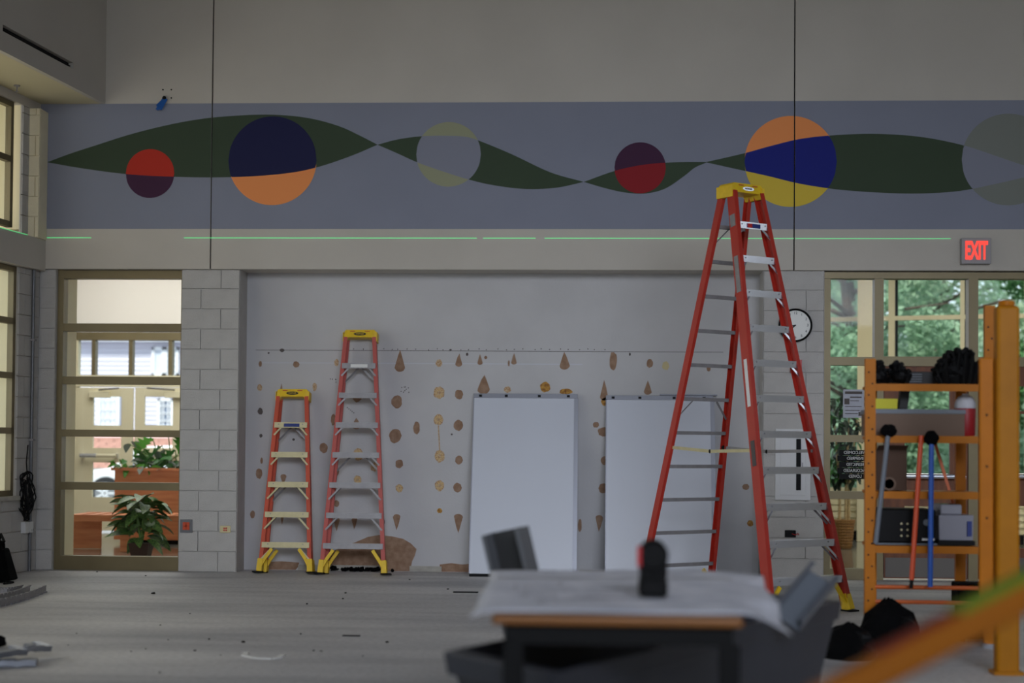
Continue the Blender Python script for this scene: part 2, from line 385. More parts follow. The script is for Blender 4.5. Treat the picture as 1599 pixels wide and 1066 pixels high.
# block masonry: every block a part
BH = .2032
_bm = {}
def blockmesh(wd, ht, dp, m):
    k = (round(wd, 4), round(ht, 4), m.name)
    if k not in _bm:
        g = .0045; _bm[k] = MB().box((g, 0, g), (wd-g, dp, ht-g)).mesh('concrete_block', m)
    return _bm[k]
def courses(parent, x0, x1, y, z0, z1, off=0, bw=.4064, rz=0, origin=None, m=None, dp=.02):
    m = m or M['block_paint']; n = 0; z = z0
    O = Vector(origin) if origin is not None else Vector((0, 0, 0))
    while z < z1-.01:
        ht = min(BH, z1-z); x = x0; first = True
        joint = x0 + (off if n % 2 == 0 else off-.2032)
        while joint <= x0+.03: joint += bw
        while x < x1-.01:
            e = min(joint, x1)
            if x1-e < .03: e = x1
            o = bpy.data.objects.new('concrete_block', blockmesh(e-x, ht, dp, m)); col.objects.link(o); o.parent = parent
            jit = R.uniform(0, .0015)
            c, s = cos(rz), sin(rz)
            lx, ly = x, y-jit
            o.location = (O.x+lx*c-ly*s, O.y+lx*s+ly*c, z); o.rotation_euler = (0, 0, rz)
            x = e; joint = e+bw
        z += BH; n += 1
pxl = [at(282, 650, YW).x, at(372, 650, YW).x]; pxr = [at(1192, 650, YW).x, at(1287, 650, YW).x]
for i, (a, b) in enumerate((pxl, pxr)):
    pl = struct('wall_pillar'); 
    MB().box((a+.003, YW+.016, 0), (b-.003, YR+.3, bz0)).obj('mortar_core', M['mortar'], pl)
    courses(pl, a, b, YW, 0, bz0-.002, off=.40 if i == 0 else .62)
    for sx in (a+.001, b-.001):
        MB().box((min(sx, sx), YW+.012, 0), (sx+(.004 if sx > (a+b)/2 else -.004), YR+.02, bz0)).obj('reveal_face', M['block_paint'], pl)
# left end piece beside the first door
cornx = at(59.5, 650, YW).x; dl = at(85, 650, YW).x
pl = struct('wall_pier'); MB().box((cornx-.3, YW+.016, 0), (dl-.003, YW+.32, bz0)).obj('mortar_core', M['mortar'], pl)
courses(pl, cornx, dl, YW, 0, bz0-.002, off=.5)
MB().box((dl-.004, YW+.01, 0), (dl, YW+.3, bz0)).obj('reveal_face', M['block_paint'], pl)

# recess wall
ra, rb = pxl[1], pxr[0]
wr = struct('wall_recess')
MB().box((ra-.1, YR, 0), (rb+.1, YR+.15, bz0+.2)).obj('recess_face', M['recess_paint'], wr)
rp_ = lambda x, y: at(x, y, YR)
seam = MB()
for a, b, y in ((400, 1130, 546),):
    p, q = rp_(a, y), rp_(b, y+2); seam.box((p.x, YR-.001, p.z-.004), (q.x, YR+.01, p.z+.001))
seam.obj('score_line', M['scuff'], wr)
p, q = rp_(405, 566), rp_(910, 568); MB().box((p.x, YR-.001, p.z-.003), (q.x, YR+.01, p.z+.003)).obj('faint_laser_strip', M['whiteboard'], wr)  # pale strip drawn for a faint laser line on the recess wall
PX = YR/F
def patch(cx, cy, wd, ht, kind='disc', m='patch_brown', tip=None):
    n = 18; pts = []
    for k in range(n):
        a = 2*pi*k/n; jr = 1+R.uniform(-.09, .09); x = cos(a)*wd/2*jr; y = sin(a)*ht/2*jr
        pts.append([x, y])
    if kind in ('up', 'down'):
        sgn = 1 if kind == 'up' else -1; pts = []
        # cone with round end; outline from the tip
        r = wd/2; body = ht-r
        pts.append([R.uniform(-.1, .1)*wd, sgn*ht/2])
        pts.append([r*.45*1, sgn*(ht/2-body*.42)])
        for k in range(9):
            a = pi*k/8; pts.append([r*cos(a)*(1+R.uniform(-.08, .08)), sgn*(-ht/2+r*.75-r*.75*sin(a))])
        pts.append([-r*.42, sgn*(ht/2-body*.4)])
        if sgn < 0: pts = pts[::-1]
    c = rp_(cx, cy)
    MB().plate([(c.x+x*PX, c.z+y*PX) for x, y in pts], YR-.0025, .01).obj('torn_patch', M[m], wr)
def daisy(cx, cy, wd, ht):
    patch(cx, cy, wd, ht, 'disc', 'patch_orange'); c = rp_(cx, cy); mb = MB()
    for k in range(14):
        a = 2*pi*k/14+R.uniform(-.1, .1); r0, r1 = .18, R.uniform(.36, .47)
        p0 = (c.x+cos(a)*wd*r0*PX, c.z+sin(a)*ht*r0*PX); p1 = (c.x+cos(a)*wd*r1*PX, c.z+sin(a)*ht*r1*PX)
        mb.bar((p0[0], YR-.003, p0[1]), (p1[0], YR-.003, p1[1]), .002, .006, (0, 1, 0))
    mb.obj('glue_ridges', M['glue'], wr)
for a in ((463,569,10,10),(492,604,7,13,'disc','patch_orange'),(506,699,13,16),(405,739,11,17),(585,729,13,14,'disc','patch_orange'),(620,627,17,20),(618,680,19,23),
          (651,668,10,20),(624,724,12,14),(716,664,15,17),(717,718,12,14),(715,761,13,15),(717,616,13,15),(686,567,10,12,'disc','patch_orange'),(526,786,9,11),
          (443,748,10,16,'down'),(558,623,14,11,'down'),(557,661,14,18,'up'),(716,817,14,30,'down'),(620,815,12,25,'down'),(526,818,10,22,'down'),(554,817,9,19,'down'),
          (441,812,5,14,'down'),(625,563,16,35,'up'),(717,562,11,21,'up'),(750,561,8,17,'up'),(803,560,9,18,'up'),(795,567,3,10),(882,563,16,28,'up'),(958,563,12,28,'disc'),
          (1015,567,10,14),(1040,571,11,14,'disc','patch_cream'),(884,611,20,9,'disc','patch_gold'),(756,600,20,30,'up'),(793,608,11,10,'disc','patch_orange'),
          (852,604,16,16,'disc','patch_gold'),(944,609,13,32,'up'),(945,627,12,13,'disc','patch_gold'),(1012,605,12,22,'up'),(943,674,18,14),(931,663,10,9),
          (945,719,13,14),(943,762,16,16),(936,817,12,26,'down'),(906,820,6,20),(1165,760,11,9),(1172,817,10,10,'disc','patch_gold'),(526,566,7,12,'disc','patch_orange'),
          (521,655,8,18),(526,737,8,12),(395,803,8,12),(407,568,5,9),(406,605,8,11,'disc','patch_orange'),(407,642,8,11,'disc','scuff'),(440,604,4,11,'up'),
          (441,547,8,6,'down','scuff'),(409,719,4,10),(759,558,5,5),(687,797,8,8,'disc','patch_gold'),(1107,575,6,10),(600,815,3,9,'disc','scuff'),(420,551,3,3,'disc','scuff'),
          (459,686,4,4,'disc','scuff'),(408,680,5,6,'disc','scuff'),(730,553,4,5,'disc','scuff'),(704,546,4,3,'disc','scuff'),(984,553,3,5,'disc','scuff'),(706,678,3,3,'disc','scuff')):
    patch(*a)
for a in ((560,709,16,20),(559,749,12,14),(624,762,12,13),(686,613,18,19),(685,655,15,17),(687,712,16,20),(687,758,15,17)): daisy(*a)
p, q = rp_(685, 664), rp_(687, 703); MB().bar((p.x, YR-.002, p.z), (q.x, YR-.002, q.z), .004, .012, (0, 1, 0)).obj('glue_run', M['patch_orange'], wr)
def tornarea(pts):
    P = [rp_(x, y) for x, y in pts]; MB().plate([(p.x, max(p.z, .004)) for p in P][::-1], YR-.0035, .01).obj('torn_patch', M['patch_brown'], wr)
tornarea([(505,893),(507,872),(520,860),(540,852),(556,846),(575,838),(592,835),(612,837),(630,841),(642,848),(651,857),(648,868),(644,876),(641,893)])
tornarea([(414,893),(417,877),(440,876),(468,878),(466,885),(462,893)]); tornarea([(688,894),(687,881),(705,879),(722,881),(733,880),(734,894)])
for a, b, h in ((466, 520, 9), (518, 598, 9), (640, 690, 9), (905, 952, 6)):
    p, q = rp_(a, 888), rp_(b, 888); MB().box((p.x, YR-.006, .002), (q.x, YR+.01, h*PX)).obj('skirting_remnant', M['base_strip'], wr)
# graffiti-like scribble marks near the ladders
mk = MB()
for x, y in [(520+R.uniform(-6, 6), 594+R.uniform(-3, 3)) for _ in range(5)]+[(632+R.uniform(-6, 8), 608+R.uniform(-6, 6)) for _ in range(9)]+[(543+i*2.5, 636+i*2) for i in range(5)]+[(540+i*14+R.uniform(-4, 4), 545+R.uniform(-1, 1)) for i in range(30)]:
    p = rp_(x, y); mk.box((p.x-.005, YR-.0012, p.z-.007), (p.x+.004, YR+.01, p.z+.004))
mk.obj('pencil_marks', M['scuff'], wr, kind='stuff')

# laser line on the bulkhead, its light drawn as thin glowing strips
ll = thing('laser_glow_strips', 'thin green glowing strips drawn as a laser line below the painted band', 'laser line')
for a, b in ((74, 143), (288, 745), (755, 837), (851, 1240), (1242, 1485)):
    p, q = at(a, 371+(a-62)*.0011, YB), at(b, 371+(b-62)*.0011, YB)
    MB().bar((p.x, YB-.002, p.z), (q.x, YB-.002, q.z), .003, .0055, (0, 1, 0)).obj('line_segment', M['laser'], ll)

# ------------------------------------------------------------------ left wall (splayed), windows, soffit
LA = .1135
C0 = Vector((cornx, YW, 0)); ld = Vector((-sin(LA), -cos(LA), 0)); ln = Vector((cos(LA), -sin(LA), 0))
def lw(px, py):
    p = onplane(px, py, C0, ln); d = p-C0; return d.dot(ld), p.z
def LW(s, off, z): return C0+ld*s+ln*off+Vector((0, 0, z))
def lbox(mb, s0, s1, o0, o1, z0, z1):
    vs = [LW(s, o, z) for z in (z0, z1) for s, o in ((s0, o0), (s1, o0), (s1, o1), (s0, o1))]
    return mb.add(vs, [(0,3,2,1),(4,5,6,7),(0,1,5,4),(1,2,6,5),(2,3,7,6),(3,0,4,7)])
sjam = lw(28, 600)[0]; ztop = mz1; zs = lw(14, 765)[1]; zh = lw(22, 414)[1]; zu0 = lw(28, 356)[1]; zu1 = lw(35, 163)[1]; sjamu = lw(36, 250)[0]
LWL = struct('wall_left')
mb = MB(); T = -.21
lbox(mb, -.3, 26, T, -.016, 0, zs-.1); lbox(mb, -.3, 26, T, 0, zh, zu0-.06); lbox(mb, -.3, sjam-.1, T, -.016, zs-.1, zh); lbox(mb, sjam-.1, sjam, -.03, -.016, zs-.1, zh)
lbox(mb, -.3, sjamu-.1, T, -.016, zu0-.06, zu1); lbox(mb, sjamu-.1, sjamu, -.03, -.016, zu0-.06, zu1); lbox(mb, -.3, 26, T, 0, zu1, 8)
PIER = 3.4
for k in range(1, 7): lbox(mb, sjam+PIER*k-.5, sjam+PIER*k, T, 0, zs-.1, zu1)
mb.obj('wall_body', M['wall_paint'], LWL)
lbox(MB(), sjam-.1, sjam, -.215, -.03, zs-.06, zh).obj('window_reveal', M['cream_wall'], LWL); lbox(MB(), sjamu-.1, sjamu+.0, -.215, -.03, zu0, zu1).obj('window_reveal', M['cream_wall'], LWL)
lbox(MB(), sjam, 26, -.14, .05, zs-.1, zs-.06).obj('window_sill', M['base_strip'], LWL)
rzl = atan2(-ld.y, -ld.x)
# blocks on the visible end of the left wall (local x runs from the corner towards the room's front)
def lcourses(s0, s1, z0, z1):
    z = z0; n = 0
    while z < z1-.02:
        h = min(BH, z1-z); s = s0; j = s0+(.3 if n % 2 else .1)
        while s < s1-.02:
            e = min(j, s1); g = .0045
            m_ = MB(); lbox(m_, s+g, e-g, -.02, -R.uniform(0, .0015), z+g, z+h-g); m_.obj('concrete_block', M['block_paint'], LWL)
            s = e; j = e+.4064
        z += BH; n += 1
lcourses(0, 1.9, 0, zs-.1); lcourses(0, sjam, zs-.1, zh); lcourses(0, sjamu, zu0-.06, zu1)
lbox(MB(), .02, 26, 0, .07, zh-.0, zu0-.06).obj('header_beam', M['wall_paint'], LWL, bevel=.006)
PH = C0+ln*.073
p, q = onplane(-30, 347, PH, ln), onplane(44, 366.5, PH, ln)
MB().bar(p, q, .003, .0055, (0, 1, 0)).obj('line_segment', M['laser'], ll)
def lwin(name, s0, s1, z0, z1, rows, mids):
    w_ = struct(name); dp0, dp1 = -.09, -.03
    fr = MB(); fw = .055
    lbox(fr, s0, s0+fw, dp0, dp1, z0, z1); lbox(fr, s1-fw, s1, dp0, dp1, z0, z1)
    fr.obj('window_jamb', M['storefront'], w_)
    f2 = MB(); lbox(f2, s0, s1, dp0, dp1, z0, z0+fw); lbox(f2, s0, s1, dp0, dp1, z1-fw, z1); f2.obj('window_rail', M['storefront'], w_)
    for zz in rows:
        f = MB(); lbox(f, s0, s1, dp0, dp1, zz-.03, zz+.03); f.obj('window_mullion', M['storefront'], w_)
    for ss in mids:
        f = MB(); lbox(f, ss-.025, ss+.025, dp0, dp1+.001, z0, z1); f.obj('window_mullion', M['storefront'], w_)
        f = MB(); lbox(f, ss-.02, ss+.02, dp0-.05, dp0, z0, z1); f.obj('outer_mullion', M['cream_frame'], w_)
    f = MB(); lbox(f, s0+.01, s1-.01, -.065, -.06, z0, z1); f.obj('window_glass', M['glass'], w_)
# pixel rows of the left windows
def zrow(px, py): return lw(px, py)[1]
for k in range(0, 5):
    s0 = sjam+PIER*k; s1 = s0+PIER-.5
    lwin('window_%d' % (k+1), s0, s1, zs-.06, zh, [zrow(14, 499), zrow(14, 585), zrow(14, 672)], [s0+.55+i*.75 for i in range(3)])
    lwin('window_%d' % (k+11), s0+.1*(k == 0), s1, zu0, zu1, [zrow(20, 247)], [s0+.55+i*.75 for i in range(3)])
bx0_, bx1_ = at(39, 250, 15.0).x, at(62, 250, 15.0).x
courses(LWL, bx0_, bx1_, 15.0, zu0-.06, zu1, off=.11, m=M['pier_paint_lit'])
MB().box((bx0_+.002, 15.016, zu0-.06), (bx1_-.002, 15.28, zu1)).obj('pier_core', M['pier_paint_lit'], LWL)
# cream baffle walls seen through those windows
MB().box((-13.6, 15.12, 0), (cornx-.32, 15.45, 6)).obj('wall_outside_left', M['cream_wall'], kind='structure')
# soffit and boxed duct above
bx = at(165, 161, YB).x
soff = struct('ceiling_soffit')
P0 = Vector((bx, YB, 0)); n2 = ln
mb = MB(); dfar = 22
A0 = P0; A1 = P0+ld*dfar; B1 = A1+Vector((-3.5, 0, 0)); B0 = A0+Vector((-3.5, 0, 0))
zb = mz1
slot0 = onplane(115, 103, P0, ln); slot1 = onplane(5, 42, P0, ln)
s_0, s_1 = (slot0-P0).dot(ld), (slot1-P0).dot(ld); zz0, zz1 = slot0.z-.03, slot0.z+.03
def pface(mb, s0, s1, z0, z1, off=0, th=.05):
    vs = [P0+ld*s+ln*o+Vector((0, 0, z)) for z in (z0, z1) for s, o in ((s0, off), (s1, off), (s1, off-th), (s0, off-th))]
    return mb.add(vs, [(0,3,2,1),(4,5,6,7),(0,1,5,4),(1,2,6,5),(2,3,7,6),(3,0,4,7)])
pface(mb, 0, dfar, zb, zz0); pface(mb, 0, dfar, zz1, 8); pface(mb, 0, s_0, zz0, zz1); pface(mb, s_1, dfar, zz0, zz1)
mb.obj('duct_face', M['wall_paint'], soff)
pface(MB(), s_0-.02, s_1+.02, zz0-.02, zz1+.02, -.055, .02).obj('vent_slot', M['dark_gap'], soff)
mb = MB(); pface(mb, s_0, s_1, (zz0+zz1)/2-.004, (zz0+zz1)/2+.004, -.03, .01); mb.obj('vent_blade', M['black'], soff)
MB().add([tuple(v+Vector((0, 0, z))) for z in (zb, zb+.04) for v in (A0-ln*.051, A1-ln*.051, B1, B0)], [(0,1,2,3),(4,7,6,5),(0,4,5,1),(1,5,6,2),(2,6,7,3),(3,7,4,0)]).obj('soffit_board', M['soffit'], soff)
# sprinkler
sp = onplane(27, 133, (0, 0, zb), (0, 0, 1))
t = thing('fire_sprinkler', 'small pendant sprinkler head under the yellowish soffit', 'sprinkler', sp)
MB().lathe((0, 0, -.012), [(.03, .0), (.03, .012)], 14).obj('escutcheon', M['alu_dull'], t); MB().lathe((0, 0, -.06), [(.006, 0), (.008, .05)], 8).obj('pipe', M['alu_dull'], t); MB().lathe((0, 0, -.066), [(.02, 0), (.02, .004)], 12).obj('deflector', M['alu_dull'], t)

# ------------------------------------------------------------------ left doorway
def fbox(x0, x1, y0, y1, Y, dp): # pixel rect at depth Y
    a, b = at(x0, y1, Y), at(x1, y0, Y); return (min(a.x, b.x), Y, a.z), (max(a.x, b.x), Y+dp, b.z)
YD = 15.32
def zpx(px, py, Y): return at(px, py, Y).z
def xpx(px, Y, py=650): return at(px, py, Y).x
def barx(parent, name, x0, x1, ya, yb, Y, dp, m, pm=None):
    """horizontal level bar between pixel columns x0..x1, pixel rows ya..yb read at the middle"""
    xm = (x0+x1)/2; za, zb_ = zpx(xm, yb, Y), zpx(xm, ya, Y)
    return MB().box((xpx(x0, Y), Y, za), (xpx(x1, Y), Y+dp, zb_)).obj(name, m, parent)
def barz(parent, name, x0, x1, ya, yb, Y, dp, m):
    xm = (x0+x1)/2; ym = (ya+yb)/2
    return MB().box((at(x0, ym, Y).x, Y, max(0, zpx(xm, yb, Y))), (at(x1, ym, Y).x, Y+dp, zpx(xm, ya, Y))).obj(name, m, parent)
d1 = struct('door_1')
barz(d1, 'door_jamb', 86, 97, 421, 889, YD-.001, .13, M['storefront'])
barz(d1, 'door_jamb', 281, 292, 421, 889, YD-.001, .13, M['storefront'])
barx(d1, 'door_head', 97, 281, 422, 434.5, YD, .13, M['storefront'])
for ya, yb in ((505, 517), (588, 600), (671, 682), (753, 765)):
    barx(d1, 'door_rail', 96, 281, ya, yb, YD+.002, .11, M['storefront'])
xm = 185; MB().box((xpx(96, YD), YD+.002, .0), (xpx(282, YD), YD+.13, zpx(xm, 868.5, YD))).obj('door_bottom_rail', M['storefront'], d1)
rows = [434.5, 505, 588, 671, 753, 868.5]
for i in range(5):
    top = rows[i]+(0 if i == 0 else 12); bot = rows[i+1]
    barx(d1, 'glass_pane', 97, 281, top, bot, YD+.06, .006, M['glass'])
# wall thickness behind, lobby room
lob = struct('wall_lobby')
xa = xpx(97, YD); MB().box((xa-.6, YD+.13, 0), (xa-.005, YD+.42, 3.6)).obj('door_return', M['cream_wall'], lob)
YO = 21.7
MB().box((-14, YD+.2, 0), (xa-.5, YD+.4, 4.4)).obj('lobby_partition', M['lobby_white'], lob)
MB().box((xpx(300, YW), YR+.16, 0), (xpx(1280, YW), YR+.3, 4.4)).obj('lobby_partition', M['lobby_white'], lob)
MB().box((-14, YR, bz0+.1), (12, YR+.3, 4.4)).obj('lobby_partition', M['lobby_white'], lob)
MB().box((-14, 15.9, 4.3), (12, 23, 4.4)).obj('lobby_ceiling', M['lobby_white'], lob)
MB().box((-1.6, 15.9, 0), (-1.4, 23, 4.3)).obj('lobby_partition', M['lobby_white'], lob)
MB().box((-14, 15.5, 0), (-13.8, 23, 4.3)).obj('lobby_partition', M['lobby_white'], lob)
MB().box((10.5, 15.5, 0), (10.7, 23, 4.3)).obj('lobby_partition', M['lobby_white'], lob)
zt = zpx(180, 505, YO)
MB().box((-14, YO, zt), (-1.5, YO+.2, 4.3)).obj('upper_wall', M['lobby_white'], lob)
xL = xpx(118, YO); MB().box((-14, YO, 0), (xpx(60, YO), YO+.2, zt)).obj('side_wall', M['cream_wall'], lob)
# outer entrance doors
d2 = struct('door_2')
CF = M['cream_frame']
for x0, x1 in ((106, 110), (115, 121), (142, 148), (200, 206), (262, 268)): 
    yb = 889 if x0 in (106, 115) else 588
    ya = 519
    MB().box((xpx(x0, YO), YO, 0 if yb == 889 else zpx(x0, 590, YO)), (xpx(x1, YO), YO+.12, zpx(x0, ya, YO))).obj('frame_post', CF if x0 < 140 else M['storefront'], d2)
barx(d2, 'frame_head', 60, 420, 518, 531, YO-.01, .14, M['storefront']); barx(d2, 'frame_transom', 60, 420, 586, 604, YO-.01, .14, CF)
MB().box((xpx(60, YO), YO+.04, zpx(170, 604, YO)), (xpx(420, YO), YO+.05, zpx(170, 518, YO))).obj('transom_glass', M['glass'], d2)
MB().box((xpx(60, YO), YO+.04, 0), (xpx(116, YO), YO+.05, zpx(100, 604, YO))).obj('side_glass', M['glass'], d2)
def odoor(x0, x1, gx0, gx1, name, hinge):
    d = struct(name); z = lambda y: zpx((x0+x1)/2, y, YO)
    X0, X1, G0, G1 = (xpx(v, YO) for v in (x0, x1, gx0, gx1))
    for a, b in ((X0, G0), (G1, X1)): MB().box((a, YO, .02), (b, YO+.05, z(605))).obj('door_stile', CF, d, bevel=.004)
    for ya, yb in ((605, 619), (664, 673), (699, 722), (776, 843)): MB().box((G0, YO, max(.02, z(yb))), (G1, YO+.05, z(ya))).obj('door_rail', CF, d)
    MB().box((G0, YO+.02, z(776)), (G1, YO+.03, z(619))).obj('door_glass', M['glass'], d)
    # push bar and closer
    pb = MB().tube([(X0+.08, YO-.09, z(711)), (X1-.2, YO-.09, z(711))], .028, 10).obj('push_bar', CF, d, smooth=True)
    MB().tube([(X0+.08, YO-.091, z(711)), (X0+.32, YO-.091, z(711))], .031, 10).obj('bar_end', M['alu'], d, smooth=True)
    for xx in (X0+.1, X1-.22): MB().box((xx-.02, YO-.09, z(711)-.03), (xx+.02, YO+.01, z(711)+.03)).obj('bar_bracket', M['alu'], d)
    cxx = G0-.05 if hinge < 0 else G1-.1
    MB().box((cxx, YO-.07, z(621)), (cxx+.3, YO, z(611))).obj('door_closer', CF, d, bevel=.006)
    MB().bar((cxx+.15, YO-.08, z(609)), (cxx+(.45 if hinge < 0 else -.25), YO-.1, z(606)), .02, .012).obj('closer_arm', M['alu_dull'], d)
    return d
odoor(121, 208, 146, 190, 'door_3', -1); odoor(211, 299, 226, 270, 'door_4', 1)

# --- lobby things on the left
YBn = 17.9
z_b = .43
bn = thing('slatted_bench', 'orange wooden slatted bench in the lobby behind the left glass door', 'bench', (xpx(107, YBn), YBn, 0))
bx0, bx1 = 0.0, 2.2
MB().box((bx0, -.02, z_b-.075), (bx1, .025, z_b-.0)).obj('front_rail', M['wood_orange'], bn)
MB().box((bx0, .70, z_b-.075), (bx1, .745, z_b-.0)).obj('back_rail', M['wood_orange'], bn)
for i in range(12):
    x = bx0+.02+i*.18
    MB().box((x, .027, z_b-.03), (x+.12, .698, z_b-.002)).obj('seat_slat', M['wood_orange'], bn)
MB().box((xpx(107, YBn+.45)-xpx(107, YBn), .45, .0), (xpx(160, YBn+.45)-xpx(107, YBn), .50, z_b-.077)).obj('end_panel', M['wood_orange'], bn)
lx = xpx(198, YBn)-xpx(107, YBn)
for dx in (0, .9): MB().box((lx-.05+dx, -.02, 0), (lx+.05+dx, .06, z_b-.077)).obj('leg', M['wood_orange'], bn)
YP = 19.3
px0 = xpx(181, YP)
pt = thing('planter_box', 'tall orange wooden planter box behind the lobby bench', 'planter', (px0, YP, 0))
zp = zpx(230, 731, YP)
MB().box((.0, 0, .05), (1.7, .9, zp-.03)).obj('box_body', M['wood_orange'], pt)
MB().box((-.04, -.04, zp-.03), (1.74, .03, zp+.005)).obj('rim', M['wood_orange'], pt); MB().box((-.04, .031, zp-.03), (.03, .94, zp+.005)).obj('rim', M['wood_orange'], pt)
MB().box((.04, .04, zp-.03), (1.66, .86, zp-.008)).obj('soil', M['soil'], pt); MB().box((.08, .06, 0), (1.6, .8, .05)).obj('plinth', M['black'], pt)

def leafmesh(L, W, curl=.25, seg=6, name='leaf', m=None, lobes=0):
    mb = MB(); rows_ = []
    for i in range(seg+1):
        t = i/seg; ww = W/2*sin(pi*min(1, t*.93+.05))**.8*(1-.25*t)
        if lobes and i % 2: ww *= .45
        z = -curl*L*t*t; rows_.append([(-ww, L*t, z+ww*.35), (0, L*t, z), (ww, L*t, z+ww*.35)])
    vs = [p for r in rows_ for p in r]; fs = []
    for i in range(seg):
        for j in range(2): a = i*3+j; fs.append((a, a+1, a+4, a+3))
    mb.add(vs, fs); return mb.mesh(name, m, True)
def placeleaf(me, parent, p, az, el, roll=0, sc=1, name='leaf'):
    o = bpy.data.objects.new(name, me); col.objects.link(o); o.parent = parent; o.location = p
    o.rotation_euler = (Matrix.Rotation(az, 3, 'Z') @ Matrix.Rotation(el, 3, 'X') @ Matrix.Rotation(roll, 3, 'Y')).to_euler(); o.scale = (sc, sc, sc); return o
# dieffenbachia in a square pot
pc = onfloor(221, 868); pc = Vector((pc.x, 16.95, 0)); pc.x = xpx(221, 16.95, 860)
dp = thing('dumb_cane_plant', 'bushy speckled dark green houseplant in small square pot on lobby floor', 'potted plant', pc)
MB().prof([(-.085,-.085),(.085,-.085),(.085,.085),(-.085,.085)], (0, 0, 0), (0, 0, .17), (1, 0, 0), scale1=1.35).obj('pot', M['pot_dark'], dp)
MB().box((-.095, -.095, .15), (.095, .095, .172)).obj('soil', M['soil'], dp)
lm = [leafmesh(.30, .17, .35, m=M['leaf_dark']), leafmesh(.26, .15, .2, m=M['leaf_dark']), leafmesh(.24, .15, .5, m=M['leaf_dark'])]
rr = random.Random(3)
for i in range(5):
    a = i*1.3; MB().tube([(0, 0, .15), (cos(a)*.04, sin(a)*.04, .35), (cos(a)*.09, sin(a)*.06, .55)], .013, 6, .007).obj('stem', M['stem'], dp, smooth=True)
for i in range(58):
    a = i*2.4; h = .2+.5*(i/58)**.8; r = .03+.12*sin(pi*min(1, (h-.1)/.75))*rr.uniform(.3, 1)
    placeleaf(rr.choice(lm), dp, (cos(a)*r*1.2, sin(a)*r*.6, h), a-pi/2, rr.uniform(-.5, .55), rr.uniform(-.5, .5), rr.uniform(.75, 1.12))
# leaves of the planter
mz = zp-.02
ms = thing('monstera_plant', 'tall split-leaf plant growing from the wooden planter', 'plant', (px0, YP, mz))
mm = leafmesh(.36, .34, .3, 10, m=M['leaf_mid'], lobes=1); mm2 = leafmesh(.34, .30, .35, 10, m=M['leaf_bright'], lobes=1)
for i, (x, z, az, el) in enumerate(((.42, .40, 1.2, .5), (.62, .48, -.6, .6), (.78, .46, .2, .4), (.55, .30, 2.2, .3), (.85, .30, -1.2, .2), (.35, .26, .9, -.1), (.95, .5, -.9, .5), (.72, .25, 1.6, .2))):
    MB().tube([(x*.6+.3, .3, 0), (x*.85+.1, .27, z*.6), (x, .22, z)], .010, 6, .006).obj('stem', M['stem'], ms, smooth=True)
    placeleaf(mm if i % 2 else mm2, ms, (x, .22, z), az, el-.9, .3, 1)
gl = leafmesh(.15, .13, .4, 5, m=M['leaf_grey'])
gp = thing('grey_leaf_plant', 'grey-green lobed plant arching from the planter beside the split leaves', 'plant', (px0, YP, mz))
for i, (x, z) in enumerate(((.18, .36), (.12, .33), (.30, .22), (.45, .24), (.52, .16), (.6, .26), (.8, .2), (.95, .3), (.9, .14))):
    MB().tube([(.5, .25, 0), (x*.6+.2, .22, z*.7), (x, .2, z)], .006, 5).obj('stem', M['stem'], gp); placeleaf(gl, gp, (x, .2, z), rr.uniform(-2, 2), rr.uniform(-1, 0), 0, rr.uniform(.8, 1.2))
pp = thing('trailing_pothos', 'low trailing green leaves spilling over the planter rim', 'plant', (px0, YP, mz))
pl1 = leafmesh(.13, .09, .3, 5, m=M['leaf_mid']); pl2 = leafmesh(.12, .08, .5, 5, m=M['leaf_bright']); pl3 = leafmesh(.12, .08, .2, 5, m=M['leaf_grey'])
for i in range(90):
    x = rr.uniform(-.05, 1.3); placeleaf(rr.choice((pl1, pl2, pl3)), pp, (x, rr.uniform(-.02, .3), rr.uniform(.0, .13)), rr.uniform(0, 6.3), rr.uniform(-.7, .6), rr.uniform(-.6, .6), rr.uniform(.8, 1.3))

# ------------------------------------------------------------------ outside left: house, car, low wall
MB().box((-60, 23.2, -.15), (60, 90, -.1)).obj('ground', M['asphalt'], kind='structure')
YH = 42
hs = thing('grey_siding_house', 'pale grey clapboard house seen through the lobby doors', 'building', (xpx(180, YH), YH, -.1))
hx = hs.location.x
MB().box((-14, .15, 0), (14, 8, 4.2)).obj('house_wall', M['siding'], hs)
hb = -(-.1)
for i in range(34): 
    z = i*.125; MB().add([(-14, .15, z), (14, .15, z), (14, .10, z), (-14, .10, z), (-14, .15, z+.125), (14, .15, z+.125)], [(0,1,2,3),(3,2,5,4),(0,3,4),(1,5,2)]).obj('clapboard', M['siding'], hs)
ze = zpx(180, 533, YH)+.1
MB().box((-14.3, -.35, ze), (14.3, .3, ze+.22)).obj('eave', M['win_white'], hs); MB().add([(-14.5, -.4, ze+.22), (14.5, -.4, ze+.22), (14.5, 4, ze+2.4), (-14.5, 4, ze+2.4), (14.5, 8, ze+.22), (-14.5, 8, ze+.22)], [(0,1,2,3),(3,2,4,5),(0,3,5),(1,4,2)]).obj('roof', M['siding'], hs)
